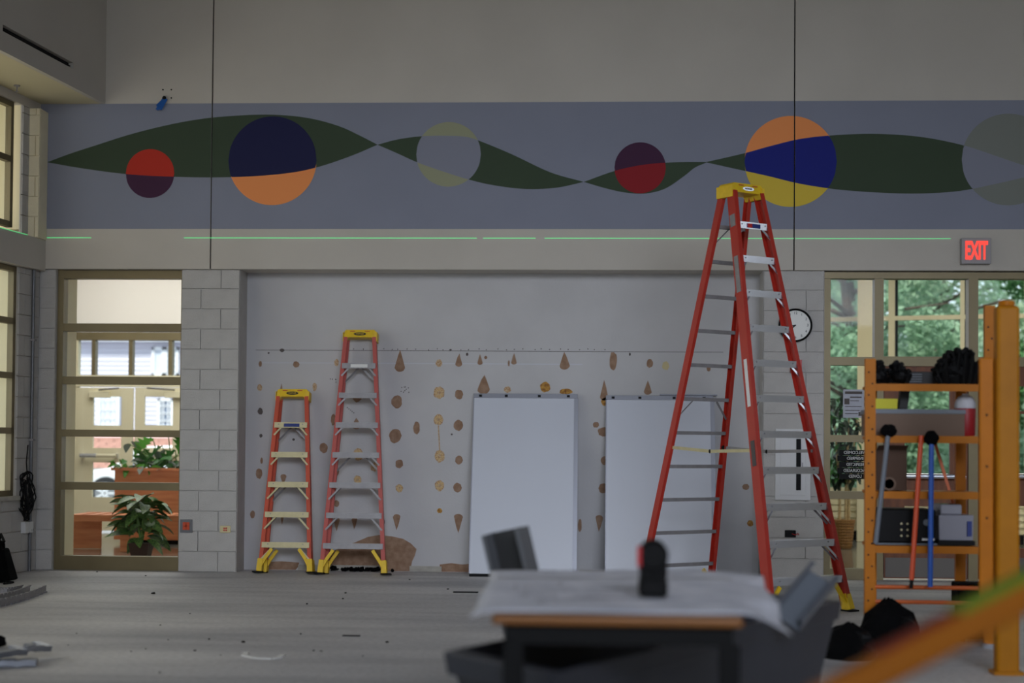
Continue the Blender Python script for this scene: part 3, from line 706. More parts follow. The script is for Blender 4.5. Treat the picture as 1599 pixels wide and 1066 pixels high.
def hwin(x0, x1, y0, y1, nx, ny, curtain=False):
    a = at(x0, y1, YH); b = at(x1, y0, YH); X0, X1, Z0, Z1 = a.x-hx, b.x-hx, a.z+.1, b.z+.1
    fr = MB(); t_ = .07
    fr.box((X0, .0, Z0), (X1, .1, Z0+t_)); fr.box((X0, .0, Z1-t_), (X1, .1, Z1)); fr.box((X0, .0, Z0), (X0+t_, .1, Z1)); fr.box((X1-t_, .0, Z0), (X1, .1, Z1))
    f = fr.obj('window', M['win_white'], hs)
    MB().box((X0+.02, .05, Z0+.02), (X1-.02, .09, Z1-.02)).obj('pane', M['curtain'] if curtain else M['win_glass'], f)
    g = MB()
    for i in range(1, nx): x = X0+(X1-X0)*i/nx; g.box((x-.015, .02, Z0), (x+.015, .06, Z1))
    for i in range(1, ny): z = Z0+(Z1-Z0)*i/ny; g.box((X0, .02, z-.015), (X1, .06, z+.015))
    if g.v: g.obj('muntins', M['win_white'], f)
hwin(237, 257, 542, 586, 1, 1, True); hwin(257, 279, 542, 586, 3, 5); hwin(152, 187, 612, 668, 4, 4, True); hwin(246, 271, 622, 668, 3, 4); hwin(107, 114, 622, 668, 2, 4); hwin(330, 352, 542, 586, 3, 5)
bw = thing('brick_garden_wall', 'low reddish brick wall in front of the clapboard house', 'wall', (xpx(180, 40), 40, -.1))
w1 = 2.6; zb0 = zpx(180, 702, 40)+.1; zb1 = zpx(180, 682, 40)+.1
MB().box((-9, 0, 0), (9, .25, zb1-.06)).obj('wall_core', M['mortar'], bw)
bme = MB().box((0, 0, 0), (.38, .03, .075)).mesh('brick', M['brick_red'])
for r_ in range(int(zb1/.085)):
    if r_*.085 < zb1-.9: continue
    for c_ in range(34):
        o = bpy.data.objects.new('brick', bme); col.objects.link(o); o.parent = bw; o.location = (-3.2+c_*.4-(.2 if r_ % 2 else 0), -.03, r_*.085)
MB().box((-9, -.05, zb1-.06), (9, .3, zb1)).obj('coping', M['brick_red'], bw)
# car
def car():
    Yc = 31; c = at(165, 743, Yc)
    t = thing('white_car', 'white parked car with grey wheel glimpsed through the lobby door', 'car', (c.x, Yc, -.1))
    prof = [(-.9, .25), (-.95, .55), (-.85, .72), (.1, .85), (.6, 1.28), (2.2, 1.36), (3.0, .98), (3.5, .9), (3.6, .55), (3.5, .25)]
    MB().add([(x, y, z) for y in (.04, 1.7) for x, z in prof], [tuple(range(10)), tuple(range(19, 9, -1))]+[(i, (i+1) % 10, 10+(i+1) % 10, 10+i) for i in range(10)]).obj('body', M['car_white'], t, bevel=.05)
    MB().add([(x, .035, z) for x, z in [(.45, .9), (.8, 1.22), (2.1, 1.28), (2.7, .95)]], [(0, 1, 2, 3)]).obj('side_window', M['win_glass'], t)
    for x in (0, 2.65):
        wv = MB().lathe((x, .0, .33), [(.33, 0), (.34, .05), (.34, .18), (.33, .22)], 28, 'y').obj('wheel', M['tyre'], t, smooth=True)
        MB().lathe((x, -.012, .33), [(.21, 0), (.23, .02)], 24, 'y').obj('hubcap', M['rim'], wv)
        mb = MB()
        for k in range(7): a = k*2*pi/7; mb.bar((x, -.02, .33), (x+cos(a)*.2, -.02, .33+sin(a)*.2), .02, .03, (0, 1, 0))
        mb.obj('spokes', M['car_white'], wv)
car()

# ------------------------------------------------------------------ right storefront
SF = M['storefront']; YS = 15.30
d5 = struct('window_30')
barx(d5, 'frame_head', 1287, 1720, 425, 435, YS, .14, SF)
def zb_(px, py): return zpx(px, py, YS)
def vbar(p, x0, x1, ya, yb, nm='frame_post', m=None, dp=.13):
    MB().box((at(x0, (ya+yb)/2, YS).x, YS+.001, max(0, zb_(x0, yb))), (at(x1, (ya+yb)/2, YS).x, YS+dp, zb_(x0, ya))).obj(nm, m or SF, p)
vbar(d5, 1287, 1297, 435, 920); vbar(d5, 1366, 1380, 435, 920); vbar(d5, 1513, 1528, 435, 920); vbar(d5, 1672, 1686, 435, 920)
barx(d5, 'frame_transom', 1297, 1366, 557, 570, YS+.002, .12, SF); barx(d5, 'frame_transom', 1380, 1672, 557, 572, YS+.002, .12, SF)
for a, b in ((679, 690), (767, 779)): barx(d5, 'frame_rail', 1297, 1366, a, b, YS+.002, .12, SF)
MB().box((at(1297, 650, YS).x, YS+.002, 0), (at(1366, 650, YS).x, YS+.13, zb_(1330, 888))).obj('frame_sill', SF, d5)
for a, b in ((435, 557), (570, 679), (690, 767), (779, 888)): barx(d5, 'glass_pane', 1297, 1366, a, b, YS+.06, .006, M['glass'])
barx(d5, 'glass_pane', 1380, 1513, 435, 557, YS+.06, .006, M['glass']); barx(d5, 'glass_pane', 1528, 1672, 435, 557, YS+.06, .006, M['glass'])
# brown double doors below the transom
def bdoor(name, x0, x1, g0, g1):
    d = struct(name); Y = YS+.03; X = lambda px: at(px, 740, Y).x; z = lambda py: zpx((x0+x1)/2, py, Y)
    WB = M['wood_brown']
    MB().box((X(x0)+.004, Y, .02), (X(g0), Y+.05, z(572))).obj('door_stile', WB, d); MB().box((X(g1), Y, .02), (X(x1)-.004, Y+.05, z(572))).obj('door_stile', WB, d)
    for a, b in ((572, 603), (740, 790), (856, 871)): MB().box((X(g0), Y, z(b)), (X(g1), Y+.05, z(a))).obj('door_rail', WB, d)
    MB().box((X(g0), Y+.001, .02), (X(g1), Y+.05, z(871))).obj('door_rail', WB, d)
    MB().box((X(x0)+.02, Y-.004, .03), (X(x1)-.02, Y-.001, z(871))).obj('kick_plate', M['kick'], d)
    for a, b in ((603, 740), (790, 856)): MB().box((X(g0), Y+.02, z(b)), (X(g1), Y+.028, z(a))).obj('door_glass', M['glass'], d)
    MB().tube([(X(x0+25), Y-.09, z(743)), (X(x1-8), Y-.09, z(743))], .026, 10).obj('push_bar', M['alu'], d, smooth=True)
    for q in (x0+28, x1-11): MB().box((X(q)-.02, Y-.09, z(743)-.03), (X(q)+.02, Y+.001, z(743)+.03)).obj('bar_bracket', M['alu_dull'], d)
    MB().box((X(g0)-.0, Y+.018, z(646)), (X(g1), Y+.04, z(642))).obj('muntin', WB, d)
bdoor('door_5', 1380, 1513, 1413, 1484); bdoor('door_6', 1528, 1672, 1560, 1640)
# outer glazing beyond the lobby, set at an angle
og = struct('window_31'); og.location = (xpx(1450, 21.5), 21.5, 0); og.rotation_euler = (0, 0, -radians(16))
def ogx(px):  # pixel column -> local x along the angled glazing
    P = og.location; d = ray(px, 600); n_ = Vector((sin(-radians(16))*-1, cos(radians(16)), 0)); n_ = Vector((-sin(-radians(16)), cos(-radians(16)), 0))
    t_ = (P-CAM).dot(n_)/d.dot(n_); q = CAM+d*t_; return (q-P).dot(Vector((cos(-radians(16)), sin(-radians(16)), 0)))
zbar = zpx(1450, 496, 21.5)
for x0, x1 in ((1245, 1255), (1343, 1366), (1388, 1398), (1500, 1507), (1600, 1612), (1700, 1712)):
    wide = x0 == 1343
    MB().box((ogx(x0), -.3 if wide else -.05, 0), (ogx(x1), .1 if wide else .05, 4.3)).obj('glazing_post', CF if not wide else M['cream_wall'], og)
    if not wide: MB().box((ogx(x1)+.001, .0, .9), (ogx(x1)+.035, .05, 4.2)).obj('glazing_gasket', M['rubber'], og)
a, b = ogx(1200), ogx(1760)
MB().box((a, -.045, zbar-.03), (b, .045, zbar+.03)).obj('glazing_rail', CF, og); MB().box((a, -.05, 4.0), (b, .05, 4.3)).obj('glazing_head', CF, og)
zk = zpx(1330, 762, 21.5)
MB().box((a, -.06, zk-.05), (b, .06, zk)).obj('glazing_sill', CF, og); MB().box((a, .0, zk), (b, .008, 4.0)).obj('glazing_pane', M['glass'], og)
MB().box((a, 0, 0), (b, .06, zk-.05)).obj('knee_wall', M['cream_wall'], og)
for i in range(6):
    z0 = .14+i*(zk-.19)/6; h_ = (zk-.19)/6
    MB().add([(a, 0, z0), (b, 0, z0), (b, -.03, z0), (a, -.03, z0), (a, -.002, z0+h_), (b, -.002, z0+h_)], [(0,1,2,3),(3,2,5,4),(0,3,4),(1,5,2)]).obj('clapboard', M['cream_wall'], og)
MB().box((a, -.03, 0), (b, 0, .13)).obj('plinth', M['black'], og)
# indoor fig tree in a basket
YF = 20.0; fx = xpx(1317, YF, 845)
ft = thing('potted_fig_tree', 'slim indoor tree with dark leaves in a wicker basket behind right window', 'potted tree', (fx, YF, 0))
bk = MB().lathe((0, 0, 0), [(.105, 0), (.11, .02), (.145, .34), (.155, .35), (.155, .37), (.13, .37), (.125, .33)], 24).obj('basket', M['basket'], ft)
bk.location = (0, 0, 0)
for i in range(9): MB().lathe((0, 0, .03+i*.037), [(.112+i*.0042+.006, 0), (.112+i*.0042+.008, .008), (.112+i*.0042+.006, .016)], 24).obj('wicker_band', M['basket'], bk)
MB().lathe((0, 0, .32), [(.02, 0), (.12, .01)], 16).obj('soil', M['soil'], ft)
for dx, tx in ((-.05, -.08), (.03, .05), (.07, .12)):
    MB().tube([(dx, 0, .3), (dx+.01, .02, .8), (tx, 0, 1.2), (tx*1.5, .02, 1.7)], .022, 8, .01).obj('trunk', M['trunk_pale'], ft, smooth=True)
lfm = leafmesh(.15, .075, .4, 4, m=M['leaf_fig']); lfy = leafmesh(.14, .065, .3, 4, m=M['leaf_mid']); rq = random.Random(5)
for i in range(280):
    a = rq.uniform(0, 6.28); z = rq.uniform(.85, 1.95); r = rq.uniform(.02, .36)*(1 if z > 1.15 else .8)
    placeleaf(lfm if rq.random() < .7 else lfy, ft, (cos(a)*r, sin(a)*r*.7, z), rq.uniform(0, 6.3), rq.uniform(-1.2, .3), rq.uniform(-.6, .6), rq.uniform(.7, 1.2))

# notice and stacked signs on the glass
def rect(px0, px1, py0, py1, Y, th=.004): a, b = at(px0, py1, Y), at(px1, py0, Y); return (a.x, Y, a.z), (b.x, Y+th, b.z)
YN = YS+.055
po = thing('paper_notice', 'grey printed notice taped inside the right window glass', 'notice', at(1333, 652, YN))
def rel(o, mb): 
    L = o.location; mb.v = [(x-L.x, y-L.y, z-L.z) for x, y, z in mb.v]; return mb
rel(po, MB().box(*rect(1317, 1350, 608, 652, YN))).obj('sheet', M['sign_poster'], po)
mb = MB()
for r_ in ((1320, 1347, 611, 615), (1319, 1327, 622, 631), (1328, 1346, 619, 621), (1328, 1342, 625, 626), (1320, 1346, 634, 635), (1320, 1343, 640, 641), (1320, 1340, 645, 646), (1341, 1347, 643, 649)): mb.box(*rect(*r_, YN-.002, .003))
rel(po, mb).obj('printing', M['blue_print'] if 0 else M['scuff'], po)
def text(parent, s, size, loc, m, mirror=False, rot=(pi/2, 0, 0), ext=.001, name='lettering', align='CENTER', sx=1, bold=0):
    cu = bpy.data.curves.new(name, 'FONT'); cu.body = s; cu.size = size; cu.align_x = align; cu.align_y = 'CENTER'; cu.extrude = ext; cu.offset = bold
    o = bpy.data.objects.new(name, cu); col.objects.link(o); me = bpy.data.meshes.new_from_object(o.evaluated_get(bpy.context.evaluated_depsgraph_get()))
    bpy.data.objects.remove(o); me.materials.clear(); me.materials.append(m)
    for v in me.vertices:
        v.co.x *= sx
        if mirror: v.co.x = -v.co.x
    o = bpy.data.objects.new(name, me); col.objects.link(o); o.parent = parent; o.location = loc; o.rotation_euler = rot; return o
for i, (wd, y) in enumerate((('WELCOMED', 706.5), ('INSPIRED', 715.5), ('RESPECTED', 725), ('ENCOURAGED', 734.5), ('LOVED', 743.5))):
    lft = [1311, 1308, 1311, 1308, 1311][i]; p = at(1331, y, YN)
    lab = {'WELCOMED': 'black sign strip on right window glass, topmost of the five', 'INSPIRED': 'black sign strip on right window glass, second from top', 'RESPECTED': 'black sign strip on right window, middle of the five', 'ENCOURAGED': 'black sign strip on right window, second from bottom',
           'LOVED': 'lowest black sign strip with clear white reversed letters on window'}[wd]
    t = thing('word_sign', lab, 'sign', p, group='black word strips on the right window')
    a, b = rect(lft, 1353, y-4, y+4, YN); rel(t, MB().box(a, b)).obj('board', M['black'], t)
    text(t, wd, .042, (.03, -.004, 0), M['white_print'], mirror=True, sx=.95 if len(wd) < 9 else .8)

# ------------------------------------------------------------------ trees and greenery outside right
def tree(name, label, x, y, h, rad, cz, n, m, seed, trunk=True, leaf=.16):
    r_ = random.Random(seed); t = thing(name, label, 'tree', (x, y, -.1))
    MB().tube([(0, 0, 0), (.1, 0, h*.3), (-.1, .1, h*.6), (0, 0, h*.85)], .22, 9, .06).obj('trunk', M['bark'], t, smooth=True)
    br = MB()
    for i in range(26):
        a = r_.uniform(0, 6.28); z = h*r_.uniform(.15, .7); L = rad*r_.uniform(.5, .95)
        br.tube([(0, 0, z), (cos(a)*L*.5, sin(a)*L*.5, z+L*.25), (cos(a)*L, sin(a)*L, z+L*.3)], .055, 6, .012)
    br.obj('branch', M['bark'], t, kind='stuff')
    mb = MB(); cl = []
    for i in range(64):
        a = r_.uniform(0, 6.28); q = r_.random()**.5; zz = r_.uniform(-1, 1); rr_ = rad*q*sqrt(1-zz*zz*.8); cl.append((cos(a)*rr_, sin(a)*rr_, cz+zz*(h-cz if zz > 0 else cz-.6)*.9, rad*r_.uniform(.16, .3)))
    for i in range(n):
        c = r_.choice(cl); d = Vector((r_.gauss(0, 1), r_.gauss(0, 1), r_.gauss(0, .8))); d = d.normalized()*c[3]*r_.random()**.4
        p = Vector(c[:3])+d; u = Vector((r_.gauss(0, 1), r_.gauss(0, 1), r_.gauss(0, .6))).normalized()*leaf*r_.uniform(.35, .8); v = u.cross(Vector((r_.gauss(0, 1), r_.gauss(0, 1), r_.gauss(0, 1)))).normalized()*leaf*.3
        if p.z < .2: continue
        k = len(mb.v); mb.v += [tuple(p-u), tuple(p+v), tuple(p+u), tuple(p-v)]; mb.f.append((k, k+1, k+2, k+3))
    me = bpy.data.meshes.new('foliage'); me.from_pydata(mb.v, [], mb.f); me.materials.append(m); o = bpy.data.objects.new('foliage', me); col.objects.link(o); o.parent = t; o['kind'] = 'stuff'
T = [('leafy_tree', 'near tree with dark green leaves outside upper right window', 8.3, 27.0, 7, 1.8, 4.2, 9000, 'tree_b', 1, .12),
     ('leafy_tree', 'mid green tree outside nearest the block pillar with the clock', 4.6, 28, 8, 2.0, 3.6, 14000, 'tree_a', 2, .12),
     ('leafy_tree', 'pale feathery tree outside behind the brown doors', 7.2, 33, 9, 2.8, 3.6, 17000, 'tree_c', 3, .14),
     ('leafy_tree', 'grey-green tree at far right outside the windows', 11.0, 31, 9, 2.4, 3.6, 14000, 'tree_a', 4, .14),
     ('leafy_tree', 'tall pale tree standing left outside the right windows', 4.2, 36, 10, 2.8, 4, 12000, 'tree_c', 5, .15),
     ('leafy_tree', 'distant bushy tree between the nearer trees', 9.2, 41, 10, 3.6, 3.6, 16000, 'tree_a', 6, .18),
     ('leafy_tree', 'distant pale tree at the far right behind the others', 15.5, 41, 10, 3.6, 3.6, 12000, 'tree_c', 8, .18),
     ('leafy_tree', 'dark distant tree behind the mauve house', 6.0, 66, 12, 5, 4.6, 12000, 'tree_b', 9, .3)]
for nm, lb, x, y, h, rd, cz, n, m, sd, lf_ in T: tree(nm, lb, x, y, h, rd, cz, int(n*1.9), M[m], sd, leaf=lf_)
def bush(x, y, rx, rz_, m, sd, lb):
    r_ = random.Random(sd); t = thing('shrub', lb, 'shrub', (x, y, -.1)); mb = MB()
    MB().tube([(0, 0, 0), (0, 0, rz_*.8)], .05, 6).obj('stem', M['bark'], t)
    for i in range(4500):
        d = Vector((r_.gauss(0, 1), r_.gauss(0, 1), abs(r_.gauss(0, 1)))).normalized()*r_.random()**.33; p = Vector((d.x*rx, d.y*rx*.7, d.z*rz_*1.2+.02))
        u = Vector((r_.gauss(0, 1), r_.gauss(0, 1), r_.gauss(0, .6))).normalized()*.1; v = u.cross(Vector((r_.gauss(0, 1), r_.gauss(0, 1), 1))).normalized()*.05
        k = len(mb.v); mb.v += [tuple(p-u), tuple(p+v), tuple(p+u), tuple(p-v)]; mb.f.append((k, k+1, k+2, k+3))
    me = bpy.data.meshes.new('foliage'); me.from_pydata(mb.v, [], mb.f); me.materials.append(m); o = bpy.data.objects.new('foliage', me); col.objects.link(o); o.parent = t; o['kind'] = 'stuff'
bush(6.4, 25.6, 1.3, 1.6, M['tree_a'], 11, 'broad green shrub outside behind the brown doors'); bush(9.3, 26.5, 1.4, 1.6, M['tree_b'], 12, 'dark green shrub outside at the far right'); bush(4.4, 26.5, 1.0, 1.3, M['tree_c'], 13, 'pale shrub outside behind the potted fig')
h2 = thing('pale_house', 'pale mauve house wall glimpsed between the tree branches', 'building', (8.1, 52, -.1))
MB().box((-1.6, 0, 0), (1.2, 5, 5.0)).obj('house_wall', M['siding'], h2)
for i in range(24): MB().box((-1.6, -.03, i*.2), (1.2, 0, i*.2+.17)).obj('clapboard', M['siding'], h2)
MB().add([(-2, -.5, 5.0), (1.6, -.5, 5.0), (1.6, 3, 6.8), (-2, 3, 6.8), (1.6, 5.5, 5.0), (-2, 5.5, 5.0)], [(0,1,2,3),(3,2,4,5),(0,3,5),(1,4,2)]).obj('roof', M['grey_plate'], h2)

# ------------------------------------------------------------------ fixtures on the walls
def disc_thing(): pass
ck = at(1242, 508, YW-.0); t = thing('wall_clock', 'round wall clock with black rim on the right block pillar', 'clock', ck)
MB().lathe((0, -.045, 0), [(.150, .045), (.163, .04), (.166, .012), (.155, 0), (.146, .004), (.146, .02)], 40, 'y').obj('rim', M['black'], t, smooth=True)
MB().lathe((0, -.03, 0), [(.147, .0), (.147, .02)], 40, 'y').obj('dial', M['clock_face'], t)
for k in range(12):
    a = k*pi/6; r0, r1 = .118, .132; n_ = str(12 if k == 0 else k)
    text(t, n_, .036, (sin(a)*.120, -.032, cos(a)*.120), M['black_print'], name='numeral')
for a, L, w_ in ((radians(-100), .075, .012), (radians(-68+180+0), .0, .0), (radians(140+90), .05, .012)):
    if L: MB().bar((0, -.034, 0), (sin(a)*L, -.034, cos(a)*L), .002, w_, (0, 1, 0)).obj('hand', M['black_print'], t)
MB().lathe((0, -.038, 0), [(.007, 0), (.007, .006)], 10, 'y').obj('hub', M['black_print'], t)
def wallbox(name, label, cat, px, py, wpx, hpx, dp, m, Y=YW):
    c = at(px, py, Y); t = thing(name, label, cat, c); s = Y/F; a, b = wpx*s/2, hpx*s/2
    MB().box((-a, -dp, -b), (a, 0, b)).obj('housing', m, t, bevel=.003); return t, a, b
t, a, b = wallbox('fire_alarm_pull', 'small red fire alarm box on block pillar below the clock', 'fire alarm', 1243, 572, 17, 20, .05, M['red_plastic'])
MB().box((-a*.6, -.06, -b*.3), (a*.6, -.05, b*.1)).obj('handle', M['white_print'], t)
t, a, b = wallbox('extinguisher_cabinet', 'white recessed cabinet with dark slot window on right block pillar', 'cabinet', 1238, 725, 54, 110, .03, M['cabinet_white'])
MB().box((-a*.72, -.036, -b*.86), (a*.72, -.03, b*.86)).obj('door', M['cabinet_white'], t, bevel=.002)
MB().box((a*.18, -.04, -b*.72), (a*.45, -.037, b*.72)).obj('slot_window', M['black'], t); MB().box((a*.5, -.05, -.08), (a*.56, -.037, .02)).obj('handle', M['alu_dull'], t)
t, a, b = wallbox('junction_box', 'open black junction box with red wire low on right pillar', 'outlet', 1234.5, 833, 17, 11, .012, M['black'])
MB().tube([(a*.3, -.015, 0), (a*.8, -.04, -.01), (a*1.3, -.03, .005), (a*1.5, -.02, -.01)], .004, 6).obj('wire', M['red_print'], t)
t, a, b = wallbox('floor_box_plate', 'grey metal plate with orange socket beside the left glass door', 'outlet', 291.5, 821, 20, 21, .008, M['grey_plate'])
for i in (-1, 1):
    for j in (-1, 1): MB().box((i*a*.25-.018, -.014, j*b*.27-.02), (i*a*.25+.018, -.008, j*b*.27+.02)).obj('socket_face', M['outlet_orange'], t)
t, a, b = wallbox('wall_outlet', 'cream outlet plate with four red dots on left block pillar', 'outlet', 352.5, 826, 17, 11, .008, M['outlet_cream'])
for i in (-1, 1):
    for j in (-1, 1): MB().lathe((i*a*.2, -.012, j*b*.3), [(.008, 0), (.008, .005)], 8, 'y').obj('socket', M['red_print'], t)
# exit sign
c = at(1522.5, 393, YB); t = thing('exit_sign', 'lit red EXIT sign mounted on the wall above right windows', 'exit sign', c); s = YB/F
MB().box((-22.5*s, -.07, -20*s), (22.5*s, 0, 20*s)).obj('housing', M['exit_case'], t, bevel=.006)
text(t, 'EXIT', 38*s, (-.002, -.075, -.004), M['exit_red'], sx=.44, bold=.0085, ext=.003)
# blue tape tangle and screws on the bulkhead
c = at(258, 155, YB); t = thing('blue_tape_tangle', 'crumpled blue tape stuck to wall at the painted band edge', 'tape', c)
mb = MB(); rq = random.Random(2)
for i in range(7):
    mb.bar((rq.uniform(-.01, .02), -.02, 0), (-.06+rq.uniform(-.02, .03), -.05, -.09+rq.uniform(-.03, .03)), .004, .03, (0, 1, .3))
mb.obj('tape_strips', M['tape_blue'], t); MB().blob((.0, -.02, .01), (.02, .02, .02)).obj('cable_stub', M['black'], t)
for i, (x, y) in enumerate(((255, 140), (268, 140), (255, 153), (268, 153))):
    p = at(x, y, YB); o = MB().lathe((0, 0, 0), [(.006, -.012), (.008, 0)], 8, 'y').obj('wall_screw', M['black'], loc=p)
    tag(o, 'tiny dark screw left in the wall above the blue tape', 'screw', 'four screws above the blue tape')

# conduit, cable coil and outlets in the left corner
cs, _ = lw(48, 600)
p0, p1 = LW(cs, .02, 0), LW(cs, .02, zh)
t = thing('steel_conduit', 'thin grey conduit running up the left corner of the room', 'pipe', p0)
MB().tube([(0, 0, 0), tuple(p1-p0)], .016, 10).obj('pipe', M['grey_plate'], t, smooth=True)
for z in (.4, 1.3, 2.3): MB().box((-.028, -.028, z), (.028, .03, z+.02)).obj('clamp', M['alu_dull'], t)
cp = onplane(45, 745, LW(0, .06, 0), ln)
t = thing('cable_coil', 'black cable coil hanging in the left corner', 'cable', cp); rq = random.Random(9)
for k in range(9):
    w_, h_ = rq.uniform(.035, .075), rq.uniform(.10, .2); cx_, cz_ = rq.uniform(-.03, .03), -h_+rq.uniform(-.1, .07)
    pts = [(cx_+w_*sin(2*pi*i/22)*(1+.2*sin(i+k)), -.03+.03*sin(i*.9+k)+rq.uniform(-.004, .004), cz_+h_*cos(2*pi*i/22)) for i in range(23)]
    MB().tube(pts, .0065, 6).obj('cable_loop', M['rubber'], t, smooth=True)
MB().tube([(-.01, .0, .32), (-.02, -.01, .15), (0, -.03, 0), (.02, -.03, -.15), (.0, -.03, -.4)], .006, 6).obj('cable_lead', M['rubber'], t)
MB().tube([(-.02, -.03, -.05), (.0, -.04, -.2), (.02, -.03, -.42), (-.02, -.03, -.43), (-.01, -.035, -.2)], .012, 6).obj('cable_bundle', M['rubber'], t)
cp = onplane(38, 823, C0, ln)
t = thing('outlet_box', 'pair of small white outlet boxes low in the left corner', 'outlet', cp)
for k in (-.03, .06):
    MB().prof([(-.035,-.055),(.035,-.055),(.035,.055),(-.035,.055)], ld*(-k), ld*(-k)+ln*.05, (ld.x, ld.y, 0)).obj('housing', M['cabinet_white'], t)

# ------------------------------------------------------------------ ladders
def cprof(wd, fl_, th, sgn):
    """channel: web on the outside, flanges towards the middle; a along x, b along the ladder's depth"""
    o = 0
    return [(o, -wd/2), (-sgn*fl_, -wd/2), (-sgn*fl_, -wd/2+th), (-sgn*th, -wd/2+th), (-sgn*th, wd/2-th), (-sgn*fl_, wd/2-th), (-sgn*fl_, wd/2), (o, wd/2)]
def ladder(root, n, v, w0, w1, r0, r1, S, rail, alu, rearc, capw, capd, fl_=.042, dep=.075, nosteps_rear=None, label_sign=None, stepz=-.0, topgap=.05):
    H = v*n
    def fp(z, side, front=True, extra=0):
        t = z/H
        if front: return Vector((side*((w1*(1-t)+w0*t)/2+extra), -((S/2-topgap)*(1-t)+topgap), z))
        return Vector((side*((r1*(1-t)+r0*t)/2+extra), ((S/2-topgap)*(1-t)+topgap), z))
    for fr in (True, False):
        for sd in (-1, 1):
            a, b = fp(.05, sd, fr, fl_*.5), fp(H-.03, sd, fr, fl_*.5)
            p = cprof(dep if fr else dep*.7, fl_*(1 if fr else .8), .005, sd); mb = MB()
            # outward side is +x*sd
            mb.prof([(x, y) for x, y in p], a, b, (1, 0, 0))
            mb.obj('front_rail' if fr else 'rear_rail', rail, root)
            q = fp(.0, sd, fr, fl_*.5); q2 = fp(.14, sd, fr, fl_*.5)
            bt = MB().prof([(-.045 if sd > 0 else -.012, -.052), (.012 if sd > 0 else .045, -.052), (.012 if sd > 0 else .045, .045), (-.045 if sd > 0 else -.012, .045)], q+Vector((0, 0, 0.012)), q2, (1, 0, 0), scale1=.85)
            bo = bt.obj('foot', M['cap_yellow'], root, bevel=.004)
            MB().box((q.x-.05, q.y-.055, 0), (q.x+.05, q.y+.05, .013)).obj('foot_pad', M['rubber'], bo)
    for k in range(1, n):
        z = v*k; a, b = fp(z, -1, True), fp(z, 1, True); dy = .095 if k > 0 else .08
        t_ = .055
        prof = [(-.01, 0), (dy, 0), (dy, -t_), (dy-.004, -t_), (dy-.004, -.005), (-.006, -.005), (-.006, -t_*.75), (-.01, -t_*.75)]
        # a-axis = depth (y), b-axis = vertical
        st = MB(); yy = a.y-.045
        vs = []
        for xx in (a.x-.006, b.x+.006):
            vs += [(xx, yy+q, z+r_) for q, r_ in [(0, 0), (dy, 0), (dy, -t_*.7), (dy-.004, -t_*.7), (dy-.004, -.005), (.004, -.005), (.004, -t_), (0, -t_)]]
        m_ = 8
        st.add(vs, [(i, (i+1) % m_, m_+(i+1) % m_, m_+i) for i in range(m_)]+[tuple(range(7, -1, -1)), tuple(range(8, 16))])
        so = st.obj('step', alu, root)
        rv = MB()
        for f_ in (.12, .88): xx = a.x+(b.x-a.x)*f_; rv.lathe((xx, yy-.003, z-.02), [(.006, 0), (.006, .004)], 8, 'y')
        rv.obj('rivet', M['alu_dull'], so)
        L = .07 if k > 3 else (.11 if k > 1 or n < 7 else .0)
        if L:
            for sd in (-1, 1):
                e = a if sd < 0 else b; zz = z-t_+.01; p1_ = Vector((e.x-sd*L*.95, yy+.012, zz)); p2_ = fp(z-t_-L*1.05, sd, True)+Vector((0, -.03, 0))
                MB().bar(p1_, p2_, .016, .005, (1, 0, 1)).obj('gusset', alu, so)
                if L > .1:
                    MB().bar(p1_+Vector((0, .06, 0)), p2_+Vector((0, .05, 0)), .016, .005, (1, 0, 1)).obj('gusset', M['alu_dull'], so)
        # rear horizontals
        if nosteps_rear is None or k in nosteps_rear:
            a2, b2 = fp(z-.0, -1, False), fp(z-.0, 1, False)
            MB().box((a2.x-.006, a2.y-.02, z-.03), (b2.x+.006, a2.y+.012, z-.0)).obj('rear_rung', rearc, root)
            if k in (n-1, n//2):
                for sd in (-1, 1):
                    e = a2 if sd < 0 else b2; MB().bar(e+Vector((-sd*.13, 0, -.03)), fp(z-.18, sd, False), .018, .005, (1, 0, 1)).obj('rear_gusset', rearc, root)
    # yellow knee braces below the first step
    for sd in (-1, 1):
        for fr in (True, False):
            e = fp(v-.055, sd, fr); p2_ = fp(.06, sd, fr, .0); mid = Vector((e.x-sd*.10, e.y-.03 if fr else e.y, e.z-.01)); mb = MB()
            kn = Vector((e.x-sd*.03, e.y-.03 if fr else e.y, v*.45))
            mb.bar(mid, kn, .034, .02, (1, 0, 1)); mb.bar(kn, p2_+Vector((0, -.03 if fr else 0, 0)), .034, .02, (1, 0, .2)); mb.obj('knee_brace', M['cap_yellow'], root, bevel=.003)
    # cap with arched front skirt
    cw, cdp, h = capw, capd, .10
    cap = MB(); cw2 = cw*.94
    pts = [(-cw/2, H-h*.75), (-cw/2*.92, H+.03), (-cw2/2*.88, H+.045), (cw2/2*.88, H+.045), (cw/2*.92, H+.03), (cw/2, H-h*.75), (cw/2*.80, H-h*.75), (cw/2*.68, H-.035), (-cw/2*.68, H-.035), (-cw/2*.80, H-h*.75)]
    m_ = len(pts)
    vs = [(x, -cdp/2*(1.0 if z < H-.0 else .86), z) for x, z in pts]+[(x, cdp/2*(1.0 if z < H else .86), z) for x, z in pts]
    cap.add(vs, [tuple(range(m_)), tuple(range(2*m_-1, m_-1, -1))]+[(i, m_+i, m_+(i+1) % m_, (i+1) % m_) for i in range(m_)])
    co = cap.obj('cap', M['cap_yellow'], root, bevel=.004)
    # side cheeks
    for sd in (-1, 1): MB().box((sd*cw/2*.9-.012, -cdp/2, H-h*.75), (sd*cw/2*.9+.018*sd+.0, cdp/2, H+.02)).obj('cap_cheek', M['cap_yellow'], co)
    # badge plate
    yb_ = -cdp/2*.95-.006
